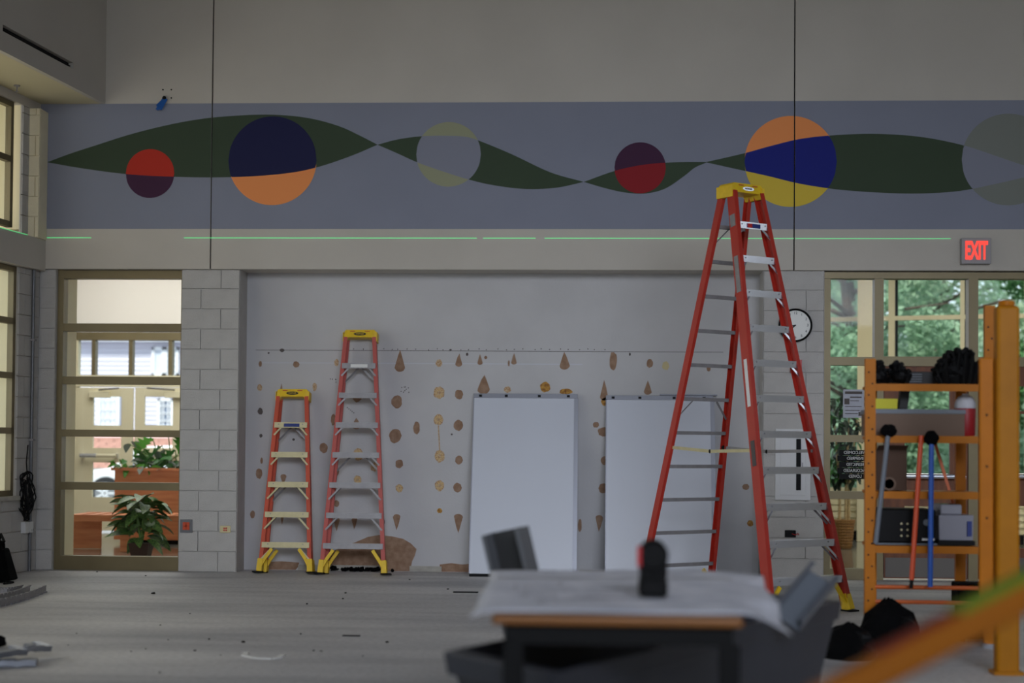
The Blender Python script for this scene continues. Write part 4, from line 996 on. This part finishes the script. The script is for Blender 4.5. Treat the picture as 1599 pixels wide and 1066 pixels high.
    mb = MB(); nn = 20; mb.plate([(cos(2*pi*i/nn)*.062, H-.0+sin(2*pi*i/nn)*.016) for i in range(nn)], yb_, .006)
    bd = mb.obj('badge', label_sign or M['black_print'], co)
    text(bd, 'WERNER', .02, (0, yb_-.001, H), M['cap_yellow'] if label_sign is None else M['black_print'], name='lettering')
    if label_sign is None or True:
        mb = MB()
        for q in (-.075, .075): mb.box((q-.025, yb_+.002, H+.024), (q+.025, yb_+.008, H+.030))
        mb.obj('tool_slot', M['fibre_orange'], co)
    return fp
# tall open ladder
big = thing('step_ladder', 'tall open red fibreglass step ladder with silver steps and yellow cap', 'ladder', (1.189, 12.818, 0), .629)
V = .2857
fpb = ladder(big, 12, V, .2855, .825, .266, .785, 1.667, M['fibre_red'], M['alu'], M['alu_dull'], .35, .20, fl_=.04, dep=.09, label_sign=M['alu'], topgap=.055)
for sd, mm_ in ((-1, M['alu_cream']), (1, M['alu_dull'])):
    z = V*4.45; a = fpb(z, sd, True, .01)+Vector((0, .02, 0)); b = fpb(z+.02, sd, False, .0); c = (a+b)/2+Vector((0, 0, -.02))
    sp_ = MB().bar(a, c, .006, .026, (1, 0, 0)).bar(c, b, .006, .026, (1, 0, 0)).obj('spreader', mm_, big)
    MB().blob(c, (.01, .014, .018), 8, 5, 0).obj('hinge', M['black'], sp_); MB().blob(b, (.012, .025, .02), 8, 5, 0).obj('hinge', M['black'], sp_)
# labels on rails
def railtag(sd, z0, z1, m, txt=None, fr=True, w_=.05):
    a, b = fpb(z0, sd, fr, .042*.5+.0015), fpb(z1, sd, fr, .042*.5+.0015)
    o = MB().bar(a, b, .003, w_, (1, 0, 0)).obj('sticker', m, big); return o
railtag(-1, 2.55, 2.85, M['alu_dull']); railtag(-1, 1.62, 2.0, M['white_print'], w_=.035); railtag(-1, 1.15, 1.35, M['scuff'], w_=.045); railtag(-1, 3.1, 3.2, M['alu_dull'], w_=.06)
a = fpb(V*11, 0, True); MB().box((-.07, a.y-.05, V*11-.045), (.07, a.y-.046, V*11-.012)).obj('step_label', M['blue_print'], big)
MB().box((-.07, a.y-.052, V*11-.045), (-.02, a.y-.049, V*11-.012)).obj('step_label', M['red_print'], big)
# small ladders folded against the recess wall
def small(label, pxc, pyfoot, n, w0, w1, rail, alu, capw, Yf, lean, v=.302):
    x = at(pxc, pyfoot, Yf).x; t = thing('step_ladder', label, 'ladder', (x, Yf, 0))
    t.rotation_euler = (-lean, 0, 0)
    ladder(t, n, v, w0, w1, w0*.9, w1*.93, .16, rail, alu, M['alu_dull'], capw, .13, fl_=.04, dep=.06, topgap=.035)
    return t
s6 = small('short orange fibreglass step ladder folded upright, left of the two small ones', 448, 893, 6, .285, .50, M['fibre_orange'], M['alu_cream'], .34, 15.22, .14)
s8 = small('faded pinkish-red step ladder with yellow cap leaning on the wall', 553, 896, 8, .285, .625, M['fibre_pink'], M['alu_dull'], .345, 15.17, .122)
for t_, z in ((s8, 7*.302),):
    MB().box((-.08, -.088, z-.045), (.09, -.084, z-.012)).obj('step_label', M['white_print'], t_)
MB().box((-.07, -.088, 5*.302-.045), (.09, -.084, 5*.302-.012)).obj('step_label', M['blue_print'], s6)

# ------------------------------------------------------------------ whiteboards leaning in the recess
def board(label, x0, x1, ytop, ybot, name, rail_ext=0):
    Yb_, Yt_ = 15.12, YR-.06; bl = at(x0, ybot, Yb_); br_ = at(x1, ybot, Yb_); tl = at(x0+8, ytop, Yt_)
    wd = br_.x-bl.x; t = thing(name, label, 'whiteboard', (bl.x, Yb_, 0)); H = sqrt(tl.z**2+(Yt_-Yb_)**2)
    t.rotation_euler = (-atan2(Yt_-Yb_, tl.z), 0, .0)
    MB().box((.0, .0, .03), (wd, .035, H)).obj('panel', M['whiteboard'], t)
    MB().box((-.004, -.006, H-.04), (wd+.004, .05, H+.006)).obj('top_rail', M['board_frame'], t, bevel=.003)
    MB().box((wd-.03, -.004, .03), (wd+.012, .05, H-.04)).obj('side_rail', M['board_frame'], t)
    MB().box((-.006, -.001, .03), (.004, .045, H-.04)).obj('side_rail', M['board_frame'], t)
    MB().box((0, -.002, .0), (wd, .045, .03)).obj('bottom_rail', M['black'], t)
    for f_ in (.05, .3, .62, .9): MB().box((wd*f_, -.012, H-.03), (wd*f_+.03, 0, H-.008)).obj('clip', M['black'], t)
    if rail_ext:
        MB().box((wd*.5, -.02, H+.006), (wd+rail_ext, .0, H+.018)).obj('hanging_rail', M['board_frame'], t)
board('large blank whiteboard leaning on wall, nearer the small ladders', 733, 899, 615, 898, 'whiteboard')
board('large blank whiteboard leaning on wall behind the tall ladder', 946, 1118, 618, 893, 'whiteboard', .04)
# dark floor debris along the wall
db = MB(); rq = random.Random(4)
for i in range(60):
    p = onfloor(rq.gauss(560, 20), 889.5); db.blob((p.x, 15.56-rq.random()*.04, .012+rq.random()*.02), (.03*rq.random()+.008, .015, .02*rq.random()+.006), 6, 4, .3, rq)
tag(db.obj('debris_pile', M['black_soft'], recenter=True), 'low heap of black debris at the wall behind the small ladders', 'debris')['kind'] = 'stuff'
# floor chips
rq = random.Random(12)
chips = [(417, 894, 5), (240, 927, 7), (605, 1003, 6), (380, 1003, 7), (327, 998, 4), (251, 976, 3), (305, 1016, 5), (263, 999, 3), (205, 1017, 3), (228, 1013, 3), (345, 1023, 3), (480, 943, 4), (536, 935, 4), (470, 990, 4), (502, 1017, 4), (107, 1007, 3), (152, 893, 3), (228, 899, 3), (640, 905, 3), (250, 1050, 4), (567, 1024, 3), (120, 989, 3), (700, 920, 4), (540, 926, 4), (490, 1016, 4), (297, 958, 3)]
for x, y, s_ in chips:
    p = onfloor(x, y); r = s_*p.y/F*.5
    o = MB().blob((0, 0, r*.35), (r, r*.9, r*.45), 7, 5, .25, rq).obj('floor_chip', M['black'], loc=p); tag(o, 'tiny dark chip of debris on the concrete floor', 'debris', 'dark chips scattered on the floor')
# dark flat strip and chalk bracket
p, q = onfloor(708, 925), onfloor(748, 924)
tag(MB().box((p.x, p.y, 0), (q.x, p.y+.05, .008)).obj('dark_strip', M['black'], recenter=True), 'thin dark strip lying on floor left of the table', 'debris')
p, q = onfloor(535, 993), onfloor(563, 993); tag(MB().box((p.x, p.y, 0), (q.x, p.y+.03, .006)).obj('dark_sliver', M['black'], recenter=True), 'short dark sliver lying on the open floor', 'debris')
P = [onfloor(x, y) for x, y in ((385, 1019), (382, 1024), (400, 1028), (425, 1029), (436, 1027), (442, 1023))]
mb = MB()
for i in range(len(P)-1): mb.bar(P[i]+Vector((0, 0, .004)), P[i+1]+Vector((0, 0, .004)), .035, .006, (0, 1, 0))
tag(mb.obj('white_strip', M['white_print'], recenter=True), 'bent white plastic strip lying on the concrete floor', 'strip')

# ------------------------------------------------------------------ left edge items
p = onfloor(-14, 908); rq = random.Random(21)
t = thing('black_backpack', 'black bag slumped on the floor at the left edge', 'bag', (p.x+.04, p.y, 0))
s = p.y/F
MB().prof([(-.19,-.1),(-.1,-.14),(.1,-.14),(.17,-.08),(.19,.1),(-.19,.12)], (0, 0, 0), (-.03, 0, .30), (1, 0, 0), scale1=.72).obj('body', M['black_soft'], t, bevel=.02)
MB().blob((-.02, 0, .32), (.12, .09, .08), 12, 8, .1, rq).obj('top_flap', M['black_soft'], t, smooth=True)
MB().tube([(.08, -.05, .3), (.12, -.1, .38), (.07, -.05, .44), (.03, -.02, .36)], .014, 7).obj('strap', M['black'], t); MB().tube([(.15, -.13, .02), (.24, -.18, .015), (.2, -.3, .012)], .01, 6).obj('strap', M['black'], t)
for i, (x0, y0, x1, y1, x2, y2) in enumerate(((-30, 925, 10, 932, 35, 920), (-30, 944, 20, 938, 47, 920), (-40, 953, 25, 947, 72, 920))):
    A, B, C = onfloor(x0, y0), onfloor(x1, y1), onfloor(x2, y2+4); pts = []
    for k in range(15):
        u = k/14; pts.append(A*(1-u)**2+B*2*u*(1-u)+C*u*u)
    mb = MB()
    for k in range(14):
        mb.bar(pts[k]+Vector((0, 0, .03)), pts[k+1]+Vector((0, 0, .03)), .006, .06, (0, 1, 0)) if k % 1 == 0 else None
        m_ = (pts[k]+pts[k+1])/2; mb.box((m_.x-.012, m_.y-.02, 0), (m_.x+.012, m_.y+.05, .012)); mb.box((m_.x-.008, m_.y-.015, .05), (m_.x+.008, m_.y+.04, .062))
    tag(mb.obj('curved_track', M['alu_dull'], recenter=True), ['rearmost curved grey metal track on floor at left edge', 'middle curved grey metal track on floor at left edge', 'front curved grey metal track, longest, on floor at left'][i], 'metal track', 'curved metal tracks on the floor at left')
for i, (xa_, ya_, xb_, yb2, z_) in enumerate(((-60, 1050, 72, 1027, .05), (-60, 1042, 58, 1040, .0))):
    A, B = onfloor(xa_, ya_), onfloor(xb_, yb2)
    mb = MB(); d = (B-A); nn = 10
    for k in range(nn):
        a_, b_ = A+d*(k/nn), A+d*((k+1)/nn); mb.bar(a_+Vector((0, 0, z_+.02+rq.uniform(0, .008))), b_+Vector((0, 0, z_+.02+rq.uniform(0, .008))), .10, .035, (0, 1, 0))
    tag(mb.obj('metal_stud', M['steel'], recenter=True), ['upper shiny metal stud lying on another at bottom left', 'lower shiny metal stud on floor at bottom left'][i], 'metal stud', 'metal studs at bottom left')
p = onfloor(-2, 1010); tag(MB().blob((0, 0, .035), (.055, .05, .036), 10, 7, .2, rq).obj('black_clamp', M['black_soft'], loc=p), 'small dark lump on the floor at the left edge', 'debris')

# ------------------------------------------------------------------ rack of supplies on the right
YK = 10.25
K = lambda px, py: at(px, py, YK)
k0 = K(1358, 1012); rk = thing('supply_rack', 'orange steel shelving rack full of tools before the right windows', 'rack', (k0.x, YK, 0))
kx = lambda px: at(px, 800, YK).x-k0.x
kz = lambda py, px=1450: at(px, py, YK).z
ztp = kz(560, 1358); W2 = kx(1545); DK = .5
for i, (x, y, zz) in enumerate(((0, 0, ztp), (W2, 0, kz(560, 1545)+.35), (W2-.07, DK, ztp), (.178*DK+.01, DK, ztp))):
    po_ = MB().prof([(-.034,-.02),(.034,-.02),(.034,.02),(-.034,.02)], (x, y, .03), (x, y, zz), (1, 0, 0)).obj('post', M['rack_orange'], rk)
    if y == 0:
        hl = MB(); n_ = int(zz/.075)
        for j in range(2, n_): hl.lathe((x+(.012 if j % 2 else -.012), -.0225, j*.075), [(.0065, 0), (.0065, .003)], 8, 'y')
        hl.obj('peg_holes', M['black'], po_, kind='stuff')
    MB().lathe((x, y, 0), [(.04, 0), (.045, .03)], 12).obj('foot', M['alu'], rk)
shelfz = [kz(600), kz(681), kz(768), kz(853)]
for i, z in enumerate(shelfz):
    sh = MB().box((.036, .0, z-.022), (W2-.036, DK, z)).obj('shelf', M['rack_orange'], rk, bevel=.004)
    MB().box((.036, -.012, z-.045), (W2-.036, -.001, z+.003)).obj('shelf_lip', M['rack_orange'], sh)
for py in (917, 940): MB().tube([(.03, .0, kz(py)), (W2-.03, .0, kz(py))], .014, 8).obj('rung', M['rung_orange'], rk, smooth=True)
MB().bar((W2-.25, DK-.02, shelfz[1]-.03), (W2-.06, DK-.02, shelfz[2]-.3), .02, .01).obj('brace', M['rung_orange'], rk)
KX, KY = k0.x, YK
def kthing(name, label, cat, px, z, dy=.2, group=None): return thing(name, label, cat, (KX+kx(px), YK+dy, z), 0, group)
PXK = YK/F
def spiky(t, r, n, seed, m):
    rq = random.Random(seed); mb = MB()
    for i in range(n):
        x = rq.uniform(-r[0], r[0]); y = rq.uniform(-r[1], r[1]); h = r[2]*sqrt(max(0.05, 1-(x/r[0])**2))*rq.uniform(.7, 1.05)
        mb.tube([(x*.8, y*.8, .0), (x, y, h*.6), (x+rq.uniform(-.02, .02), y, h)], .016, 6, .01); mb.blob((x+rq.uniform(-.02, .02), y, h-.005), (.02, .02, .018), 6, 4, .1, rq)
    mb.obj('knob_cluster', m, t, kind='stuff')
    MB().blob((0, 0, r[2]*.35), (r[0], r[1], r[2]*.36), 14, 8, .12, rq).obj('bundle', m, t)
st = shelfz[0]+.004
t = kthing('black_hose_bundle', 'small black bundle at left end of the rack top', 'bundle', 1374, st, .12); spiky(t, (.065, .08, .15), 26, 1, M['black'])
t = kthing('black_hose_bundle', 'low black bundle on rack top, between the other two', 'bundle', 1410, st, .12); spiky(t, (.065, .08, .15), 22, 2, M['black'])
t = kthing('black_hose_bundle', 'large spiky black bundle at right end of the rack top', 'bundle', 1505, st, .16); spiky(t, (.155, .10, .24), 90, 3, M['black'])
t = kthing('flat_tray', 'flat dark tray lying across the rack top', 'tray', 1440, st, .3); MB().box((-.18, -.1, 0), (.18, .1, .09)).obj('tray_body', M['steel_dark'], t, bevel=.006); 
mb = MB()
for i in range(4): mb.box((-.10, -.104, .02+i*.016), (.04, -.1, .026+i*.016))
mb.obj('vent_lines', M['pole_grey'], t)
s2 = shelfz[1]+.004
wd = kx(1510)-kx(1364)
t = kthing('shallow_crate', 'wide taupe shallow crate with dark rim on second rack shelf', 'crate', 1437, s2, .26)
MB().box((-wd/2, -.2, 0), (wd/2, .2, .145)).obj('crate_body', M['box_taupe'], t); MB().box((-wd/2-.005, -.206, .146), (wd/2+.005, .206, .175)).obj('rim', M['pole_grey'], t)
t = kthing('yellow_box', 'bright yellow flat box resting on the taupe crate', 'box', 1387, s2+.178, .22); MB().box((-.09, -.07, 0), (.09, .07, .065)).obj('box_body', M['box_yellow'], t, bevel=.003); MB().box((-.091, -.072, .045), (.091, .072, .068)).obj('lid', M['box_yellow'], t)
t = kthing('grey_bottle', 'tall dark grey slanted case standing on the taupe crate', 'case', 1420, s2+.178, .24); MB().prof([(-.03,-.04),(.03,-.04),(.03,.04),(-.03,.04)], (0, 0, 0), (.02, 0, .15), (1, 0, 0)).obj('case_body', M['steel_dark'], t, bevel=.006); MB().box((-.015, -.03, .15), (.045, .03, .165)).obj('lid', M['black'], t)
t = kthing('drink_cooler', 'round red drink cooler with white domed lid on rack shelf', 'cooler', 1519, s2, .2)
MB().lathe((0, 0, 0), [(.060, 0), (.066, .01), (.068, .18), (.066, .185)], 24).obj('cooler_body', M['cooler_red'], t, smooth=True); MB().lathe((0, 0, .186), [(.068, 0), (.070, .02), (.064, .05), (.045, .078), (.015, .09)], 24).obj('lid', M['cooler_white'], t, smooth=True); MB().lathe((0, 0, .272), [(.02, 0), (.022, .012)], 12).obj('spout_cap', M['cooler_white'], t)
s3 = shelfz[2]+.004
t = kthing('cardboard_box', 'brown cardboard carton on the third rack shelf', 'box', 1402, s3, .3); MB().box((-.1, -.1, 0), (.1, .1, .27)).obj('carton', M['card'], t)
MB().add([(-.1, -.1, .27), (.1, -.1, .27), (.1, -.15, .30), (-.1, -.15, .30), (-.1, -.1, .272), (.1, -.1, .272), (.1, -.15, .302), (-.1, -.15, .302)], [(0,1,2,3),(4,7,6,5),(0,3,7,4),(1,5,6,2),(2,6,7,3),(0,4,5,1)]).obj('flap', M['card'], t)
t = kthing('tape_roll', 'roll of brown tape standing in front of the carton', 'tape', 1394, s3, .12); MB().lathe((0, 0, .045), [(.045, -.012), (.045, .012), (.032, .012), (.032, -.012)], 22, 'y').obj('roll', M['box_taupe'], t); MB().lathe((0, .0, .045), [(.031, -.01), (.031, .01)], 18, 'y').obj('core', M['card'], t)
s4 = shelfz[3]+.004
t = kthing('black_stereo', 'black microwave-sized appliance on the lowest rack shelf', 'appliance', 1419, s4, .25)
wm = (kx(1466)-kx(1372))/2
MB().box((-wm, -.17, .012), (wm, .17, .235)).obj('case', M['black'], t, bevel=.01)
mb = MB()
for r_ in range(3):
    for c_ in range(3): mb.lathe((-.03+c_*.04, -.174, .06+r_*.04), [(.007, 0), (.007, .004)], 8, 'y')
mb.obj('buttons', M['outlet_cream'], t); MB().lathe((wm-.06, -.178, .15), [(.022, 0), (.024, .01)], 16, 'y').obj('dial', M['pole_grey'], t)
MB().box((wm-.09, -.172, .03), (wm-.01, -.169, .045)).obj('label_strip', M['white_print'], t); MB().box((-wm-.01, -.175, 0), (wm+.01, .175, .011)).obj('base_tray', M['pole_grey'], t)
t = kthing('plastic_container', 'stack of clear plastic tubs beside the black appliance', 'container', 1499, s4, .22)
MB().box((-.12, -.14, 0), (.12, .14, .03)).obj('base', M['black'], t); MB().prof([(-.11,-.12),(.11,-.12),(.11,.12),(-.11,.12)], (0, 0, .031), (0, 0, .20), (1, 0, 0), scale1=1.04).obj('tub', M['clear_plastic'], t, bevel=.006); MB().box((-.10, -.11, .201), (.04, .11, .27)).obj('tub', M['clear_plastic'], t, bevel=.01)
MB().box((.07, -.135, .06), (.10, -.125, .16)).obj('label_strip', M['blue_print'], t)
def leanpole(name, label, p0, p1, Y0, Y1, r, m, tip=None, head=None):
    a, b = at(*p0, Y0), at(*p1, Y1); t = thing(name, label, 'pole', a); d = b-a
    MB().tube([(0, 0, 0), tuple(d)], r, 10).obj('shaft', m, t, smooth=True)
    if tip: MB().tube([tuple(d*-.06), (0, 0, 0)], r*.8, 8).obj('tip', tip, t)
    if head: MB().blob(d, head, 12, 8, .12).obj('tool_head', M['black_soft'], t)
    return t
leanpole('grey_pole', 'grey pole leaning on the rack at its left side', (1368, 848), (1388, 672), YK-.05, YK-.06, .016, M['pole_grey'], None, (.055, .03, .04))
leanpole('red_pole', 'orange-red pole hanging on the rack, beside the blue one', (1424, 905), (1439, 680), YK-.1, YK-.05, .016, M['pole_red'], M['black'])
leanpole('blue_pole', 'bright blue pole hanging from black head on the rack', (1453, 916), (1455, 684), YK-.1, YK-.05, .017, M['pole_blue'], None, (.05, .03, .05))
# near yellow scaffold post
pb = onfloor(1572, 1052); t = thing('scaffold_post', 'thick yellow scaffold post standing at the right edge', 'post', (pb.x, pb.y, 0))
hz = at(1574, 478, pb.y).z
MB().box((-.065, -.05, .0), (.065, .05, hz)).obj('upright', M['post_yellow'], t, bevel=.018)
MB().box((-.15, .01, .3), (-.07, .05, hz-.3)).obj('side_channel', M['rack_orange'], t, bevel=.008); MB().box((-.085, -.07, 0), (.085, .07, .02)).obj('base_plate', M['post_yellow'], t)
MB().lathe((.0, 0, hz), [(.05, 0), (.045, .03), (.02, .035)], 16).obj('cap', M['rack_orange'], t)
for z in (.9, 1.2, 1.5): MB().lathe((-.11, .005, z), [(.006, 0), (.008, .006)], 8, 'y').obj('bolt', M['black'], t)
# white bulb-like haze object above: rag on top of the post is left out; black boxes behind
p = onfloor(1500, 1000); t = thing('black_tool_case', 'black case on a stand behind the diagonal amber bar', 'case', (p.x+.1, p.y, 0))
c = at(1505, 925, p.y); MB().box((-.14, -.1, c.z-.07), (.14, .1, c.z+.07)).obj('case_body', M['black_soft'], t, bevel=.01)
MB().box((-.1, -.08, c.z-.068), (.1, .08, c.z-.35)).obj('stand', M['black'], t) if 0 else None
for x in (-.1, .1):
    for y in (-.07, .07): MB().box((x-.015, y-.015, 0), (x+.015, y+.015, c.z-.071)).obj('leg', M['black'], t)
MB().box((-.11, -.09, .02), (.11, .09, .22)).obj('lower_box', M['black_soft'], t)
# rubbish bags by the rack foot
for (x, y, r_, lb, sd) in ((1330, 1030, (.15, .13, .17), 'low crumpled black bag left of rack foot', 5), (1393, 1018, (.17, .14, .26), 'tall peaked black bag behind the rack foot', 6)):
    p = onfloor(x, y); rq = random.Random(sd); t = thing('black_bag', lb, 'bag', (p.x, p.y+.1, 0)); pk = [(r_[0], 0), (r_[0]*1.12, r_[2]*.3), (r_[0]*1.05, r_[2]*.6), (r_[0]*.85, r_[2]*.9), (r_[0]*.5, r_[2]*1.12), (r_[0]*.15, r_[2]*1.25)]
    mb = MB().lathe((0, 0, 0), pk, 18); mb.v = [(a_*(1+rq.uniform(-.12, .12)), b_*(1+rq.uniform(-.1, .1)), c_*(1+rq.uniform(-.05, .05))) for a_, b_, c_ in mb.v]
    mb.obj('bag_body', M['black_soft'], t); MB().blob((r_[0]*.4, -r_[1]*.7, r_[2]*.6), (.08, .06, .07), 8, 6, .3, rq).obj('fold', M['black'], t)

# ------------------------------------------------------------------ foreground: bin, table, drawings, drill, channels
ZR = .56
def rimpt(px, py): return onfloor(px, py, ZR)
A = rimpt(697, 1016); B = rimpt(868, 1050); C = rimpt(1312, 938); Dd = A+(C-B)
t = thing('rubbish_cart', 'big grey plastic tub cart standing behind and under the table', 'cart', (B.x, B.y, 0)); O = Vector((B.x, B.y, 0))
cen = (A+B+C+Dd)/4
def shr(p, k, z, e=0): q = cen+(p-cen)*k; v = (p-cen); v.z = 0; q = q+v.normalized()*e; return Vector((q.x, q.y, z))-O
ring = lambda k, z, e=0: [shr(p, k, z, e) for p in (A, B, C, Dd)]
mb = MB(); L_ = [ring(.84, .12), ring(.965, ZR-.09), ring(.965, ZR-.085, .04), ring(.98, ZR-.005, .04), ring(.98, ZR, .03), ring(.955, ZR, .0), ring(.95, ZR-.06), ring(.82, .15)]
vs = [q for r_ in L_ for q in r_]; fs = []
for i in range(len(L_)-1):
    for k in range(4): fs.append((i*4+k, i*4+(k+1) % 4, (i+1)*4+(k+1) % 4, (i+1)*4+k))
fs += [(3, 2, 1, 0), tuple(range(28, 32))]
mb.add(vs, fs).obj('tub', M['bin_grey'], t, bevel=.01)
for k in range(4):
    q = ring(.7, 0)[k]; MB().lathe((q.x, q.y-.02, .05), [(.048, 0), (.05, .02), (.048, .04)], 16, 'y').obj('caster', M['rubber'], t); MB().box((q.x-.03, q.y-.03, .09), (q.x+.03, q.y+.03, .12)).obj('caster_plate', M['alu_dull'], t)
# things in the tub
cpos = at(950, 1018, 5.9)
for i, (x, y, r_, lb) in enumerate(((975, 1022, (.17, .2, .12), 'crumpled translucent plastic sheet inside the grey tub'), (915, 1022, (.07, .2, .1), 'smaller crumpled plastic scrap left inside the grey tub'))):
    p = at(x, y, 5.95); rq = random.Random(i+40); o = MB().blob((0, 0, .12), r_, 14, 9, .22, rq).obj('plastic_sheet', M['plastic_bag'], loc=(p.x, p.y, .17)); tag(o, lb, 'plastic sheet')
    MB().blob((0, 0, .02), (r_[0]*.7, r_[1]*.7, .1), 8, 6, .2, rq).obj('fold', M['plastic_bag'], o)
def channel(name, label, p0, p1, wd, fl_, m, mf, side, flip=1):
    p0, p1 = Vector(p0), Vector(p1); t = thing(name, label, 'metal channel', p0); th = .005; d = p1-p0
    MB().prof([(-wd/2, 0), (wd/2, 0), (wd/2, th*flip), (-wd/2, th*flip)], (0, 0, 0), d, side).obj('web', m, t)
    for s_ in (-1, 1):
        a_, b_ = s_*wd/2, s_*(wd/2-th)
        MB().prof([(a_, th*flip), (b_, th*flip), (b_, fl_*flip), (s_*(wd/2-.02), fl_*flip), (s_*(wd/2-.02), (fl_+th)*flip), (a_, (fl_+th)*flip)], (0, 0, 0), d, side).obj('flange', mf, t)
    return t
channel('dark_metal_channel', 'dark U-shaped metal channel sticking up behind the table, left', at(858, 1000, 7.0)-Vector((0, 0, .25)), at(797, 826, 7.0), .205, .085, M['steel_dark'], M['grey_plate'], (1, -.5, -.5), -1)  # web coloured dark for the shade inside the channel, flanges paler
channel('bright_metal_channel', 'shiny metal channel poking from the tub right of the table', at(1226, 972, 6.62), at(1283, 903, 6.85), .14, .06, M['pole_grey'], M['steel'], (1, -.3, -.55), -1)
# table
ZT = .75
fa, fb = onfloor(766, 962, ZT), onfloor(1160, 962, ZT); YT0 = (fa.y+fb.y)/2; YT1 = YT0+1.7
tb = thing('work_table', 'small wooden work table with black legs covered by drawings', 'table', ((fa.x+fb.x)/2, YT0, 0)); hw = (fb.x-fa.x)/2
MB().box((-hw, 0, ZT-.034), (hw, 1.65, ZT)).obj('tabletop', M['table_wood'], tb, bevel=.012)
MB().box((-hw+.05, .04, ZT-.10), (hw-.03, .07, ZT-.036)).obj('apron', M['black'], tb); MB().box((-hw+.05, 1.56, ZT-.10), (hw-.03, 1.59, ZT-.036)).obj('apron', M['black'], tb)
for x0 in (-hw+.04, hw-.05-.03): MB().box((x0, .071, ZT-.10), (x0+.03, 1.559, ZT-.036)).obj('apron', M['black'], tb)
for i, (x, y) in enumerate(((802, 0.035), (1140, .035))):
    xx = at(x, 1010, YT0+.05).x-tb.location.x; MB().box((xx-.033, y, 0), (xx+.033, y+.05, ZT-.10)).obj('leg', M['black'], tb)
for x in (-hw+.14, hw-.1): MB().box((x-.033, 1.54, 0), (x+.033, 1.59, ZT-.10)).obj('leg', M['black'], tb)
# drawings: sheets draped over the top
def sheet(label, pa, pb_, pc_, pd, zoff, droop, name='drawing_sheet'):
    nx, ny = 26, 16; mb = MB(); vs = []
    A_, B_, C_, D_ = [Vector(p) for p in (pa, pb_, pc_, pd)]
    X0, X1, Y0, Y1 = tb.location.x-hw, tb.location.x+hw, YT0, YT0+1.65
    for j in range(ny+1):
        v = j/ny
        for i in range(nx+1):
            u = i/nx; p = (A_*(1-u)+B_*u)*(1-v)+(D_*(1-u)+C_*u)*v
            ov = max(0, X0-p.x, p.x-X1)+max(0, Y0-p.y)
            z = ZT+zoff+.004*sin(u*7+v*3)*.5
            cd_ = min(sqrt(u*u+v*v), sqrt((1-u)**2+v*v)); z -= droop*max(0, ov-.02)**1.3*(1.6 if v < .35 else .35)
            vs.append((p.x, p.y, z))
    fs = [(j*(nx+1)+i, j*(nx+1)+i+1, (j+1)*(nx+1)+i+1, (j+1)*(nx+1)+i) for j in range(ny) for i in range(nx)]
    mb.add(vs, fs); o = mb.obj(name, M['paper'], smooth=True); tag(o, label, 'paper', 'building drawings on the table'); sm = o.modifiers.new('thick', 'SOLIDIFY'); sm.thickness = .0012; sm.offset = 1; return o
g = lambda x, y: onfloor(x, y, ZT)
sh = sheet('top drawing sheet on the work table with drooping corners', g(734, 958), g(1238, 962), g(1188, 905), g(768, 902), .006, .55)
sheet('rear drawing sheet curling up at the table back edge', g(764, 914), g(1196, 916), g(1192, 893), g(766, 890), .002, .3)
# plan lines printed on the sheet
mb = MB(); rq = random.Random(8)
for i in range(34):
    p = g(rq.uniform(800, 990), rq.uniform(912, 948)); L = rq.uniform(.03, .2)
    if rq.random() < .6: mb.box((p.x, p.y, ZT+.0115), (p.x+L, p.y+.004, ZT+.012))
    else: mb.box((p.x, p.y, ZT+.0115), (p.x+.003, p.y+L, ZT+.012))
mb.obj('plan_linework', M['scuff'], sh, kind='stuff')
# cordless drill
p = g(1021, 938); t = thing('cordless_drill', 'black and red cordless drill standing on the drawings', 'drill', (p.x, p.y+.06, ZT+.013))
MB().box((-.052, -.055, 0), (.052, .07, .062)).obj('battery', M['drill_black'], t, bevel=.012)
MB().box((-.050, -.052, .0625), (.050, .06, .078)).obj('battery_clip', M['black'], t, bevel=.004)
MB().prof([(-.034,-.03),(.034,-.03),(.034,.03),(-.034,.03)], (0, 0, .078), (0, -.01, .135), (1, 0, 0)).obj('grip', M['drill_black'], t, bevel=.008)
hb_ = MB()
hb_.lathe((0, -.075, .150), [(.044, -.0), (.052, .008), (.054, .03), (.054, .12), (.04, .15)], 22, 'y').obj('motor_housing', M['drill_black'], t, smooth=True)
MB().lathe((0, .075, .158), [(.024, 0), (.026, .03), (.012, .05)], 16, 'y').obj('chuck', M['black'], t, smooth=True)
MB().box((-.058, -.075, .11), (-.044, .03, .18)).obj('side_panel', M['drill_red'], t, bevel=.004); MB().box((-.052, -.045, .09), (-.03, .0, .13)).obj('trigger_guard', M['drill_black'], t)
MB().box((-.050, -.06, .078), (.050, -.04, .16)).obj('rear_housing', M['drill_black'], t, bevel=.008)
# near diagonal amber bar with green and red wraps
a = at(1270, 1100, 3.0); b = at(1720, 868, 3.35)
t = thing('diagonal_brace', 'blurred amber bar slanting across the lower right foreground', 'brace', a); d = b-a
MB().bar((0, 0, 0), d, .06, .062, (0, 1, 0)).obj('bar_body', M['brace_amber'], t, bevel=.01)
up = Vector((-d.z, 0, d.x)).normalized()
s0, s1 = d*.49+up*.034, d*.98+up*.034; MB().bar(s0, s1, .055, .024, (0, 1, 0)).obj('green_wrap', M['brace_green'], t, bevel=.006)
s0, s1 = d*.22+up*.034, d*.47+up*.034; MB().bar(s0, s1, .055, .012, (0, 1, 0)).obj('red_wrap', M['brace_red'], t, bevel=.005)
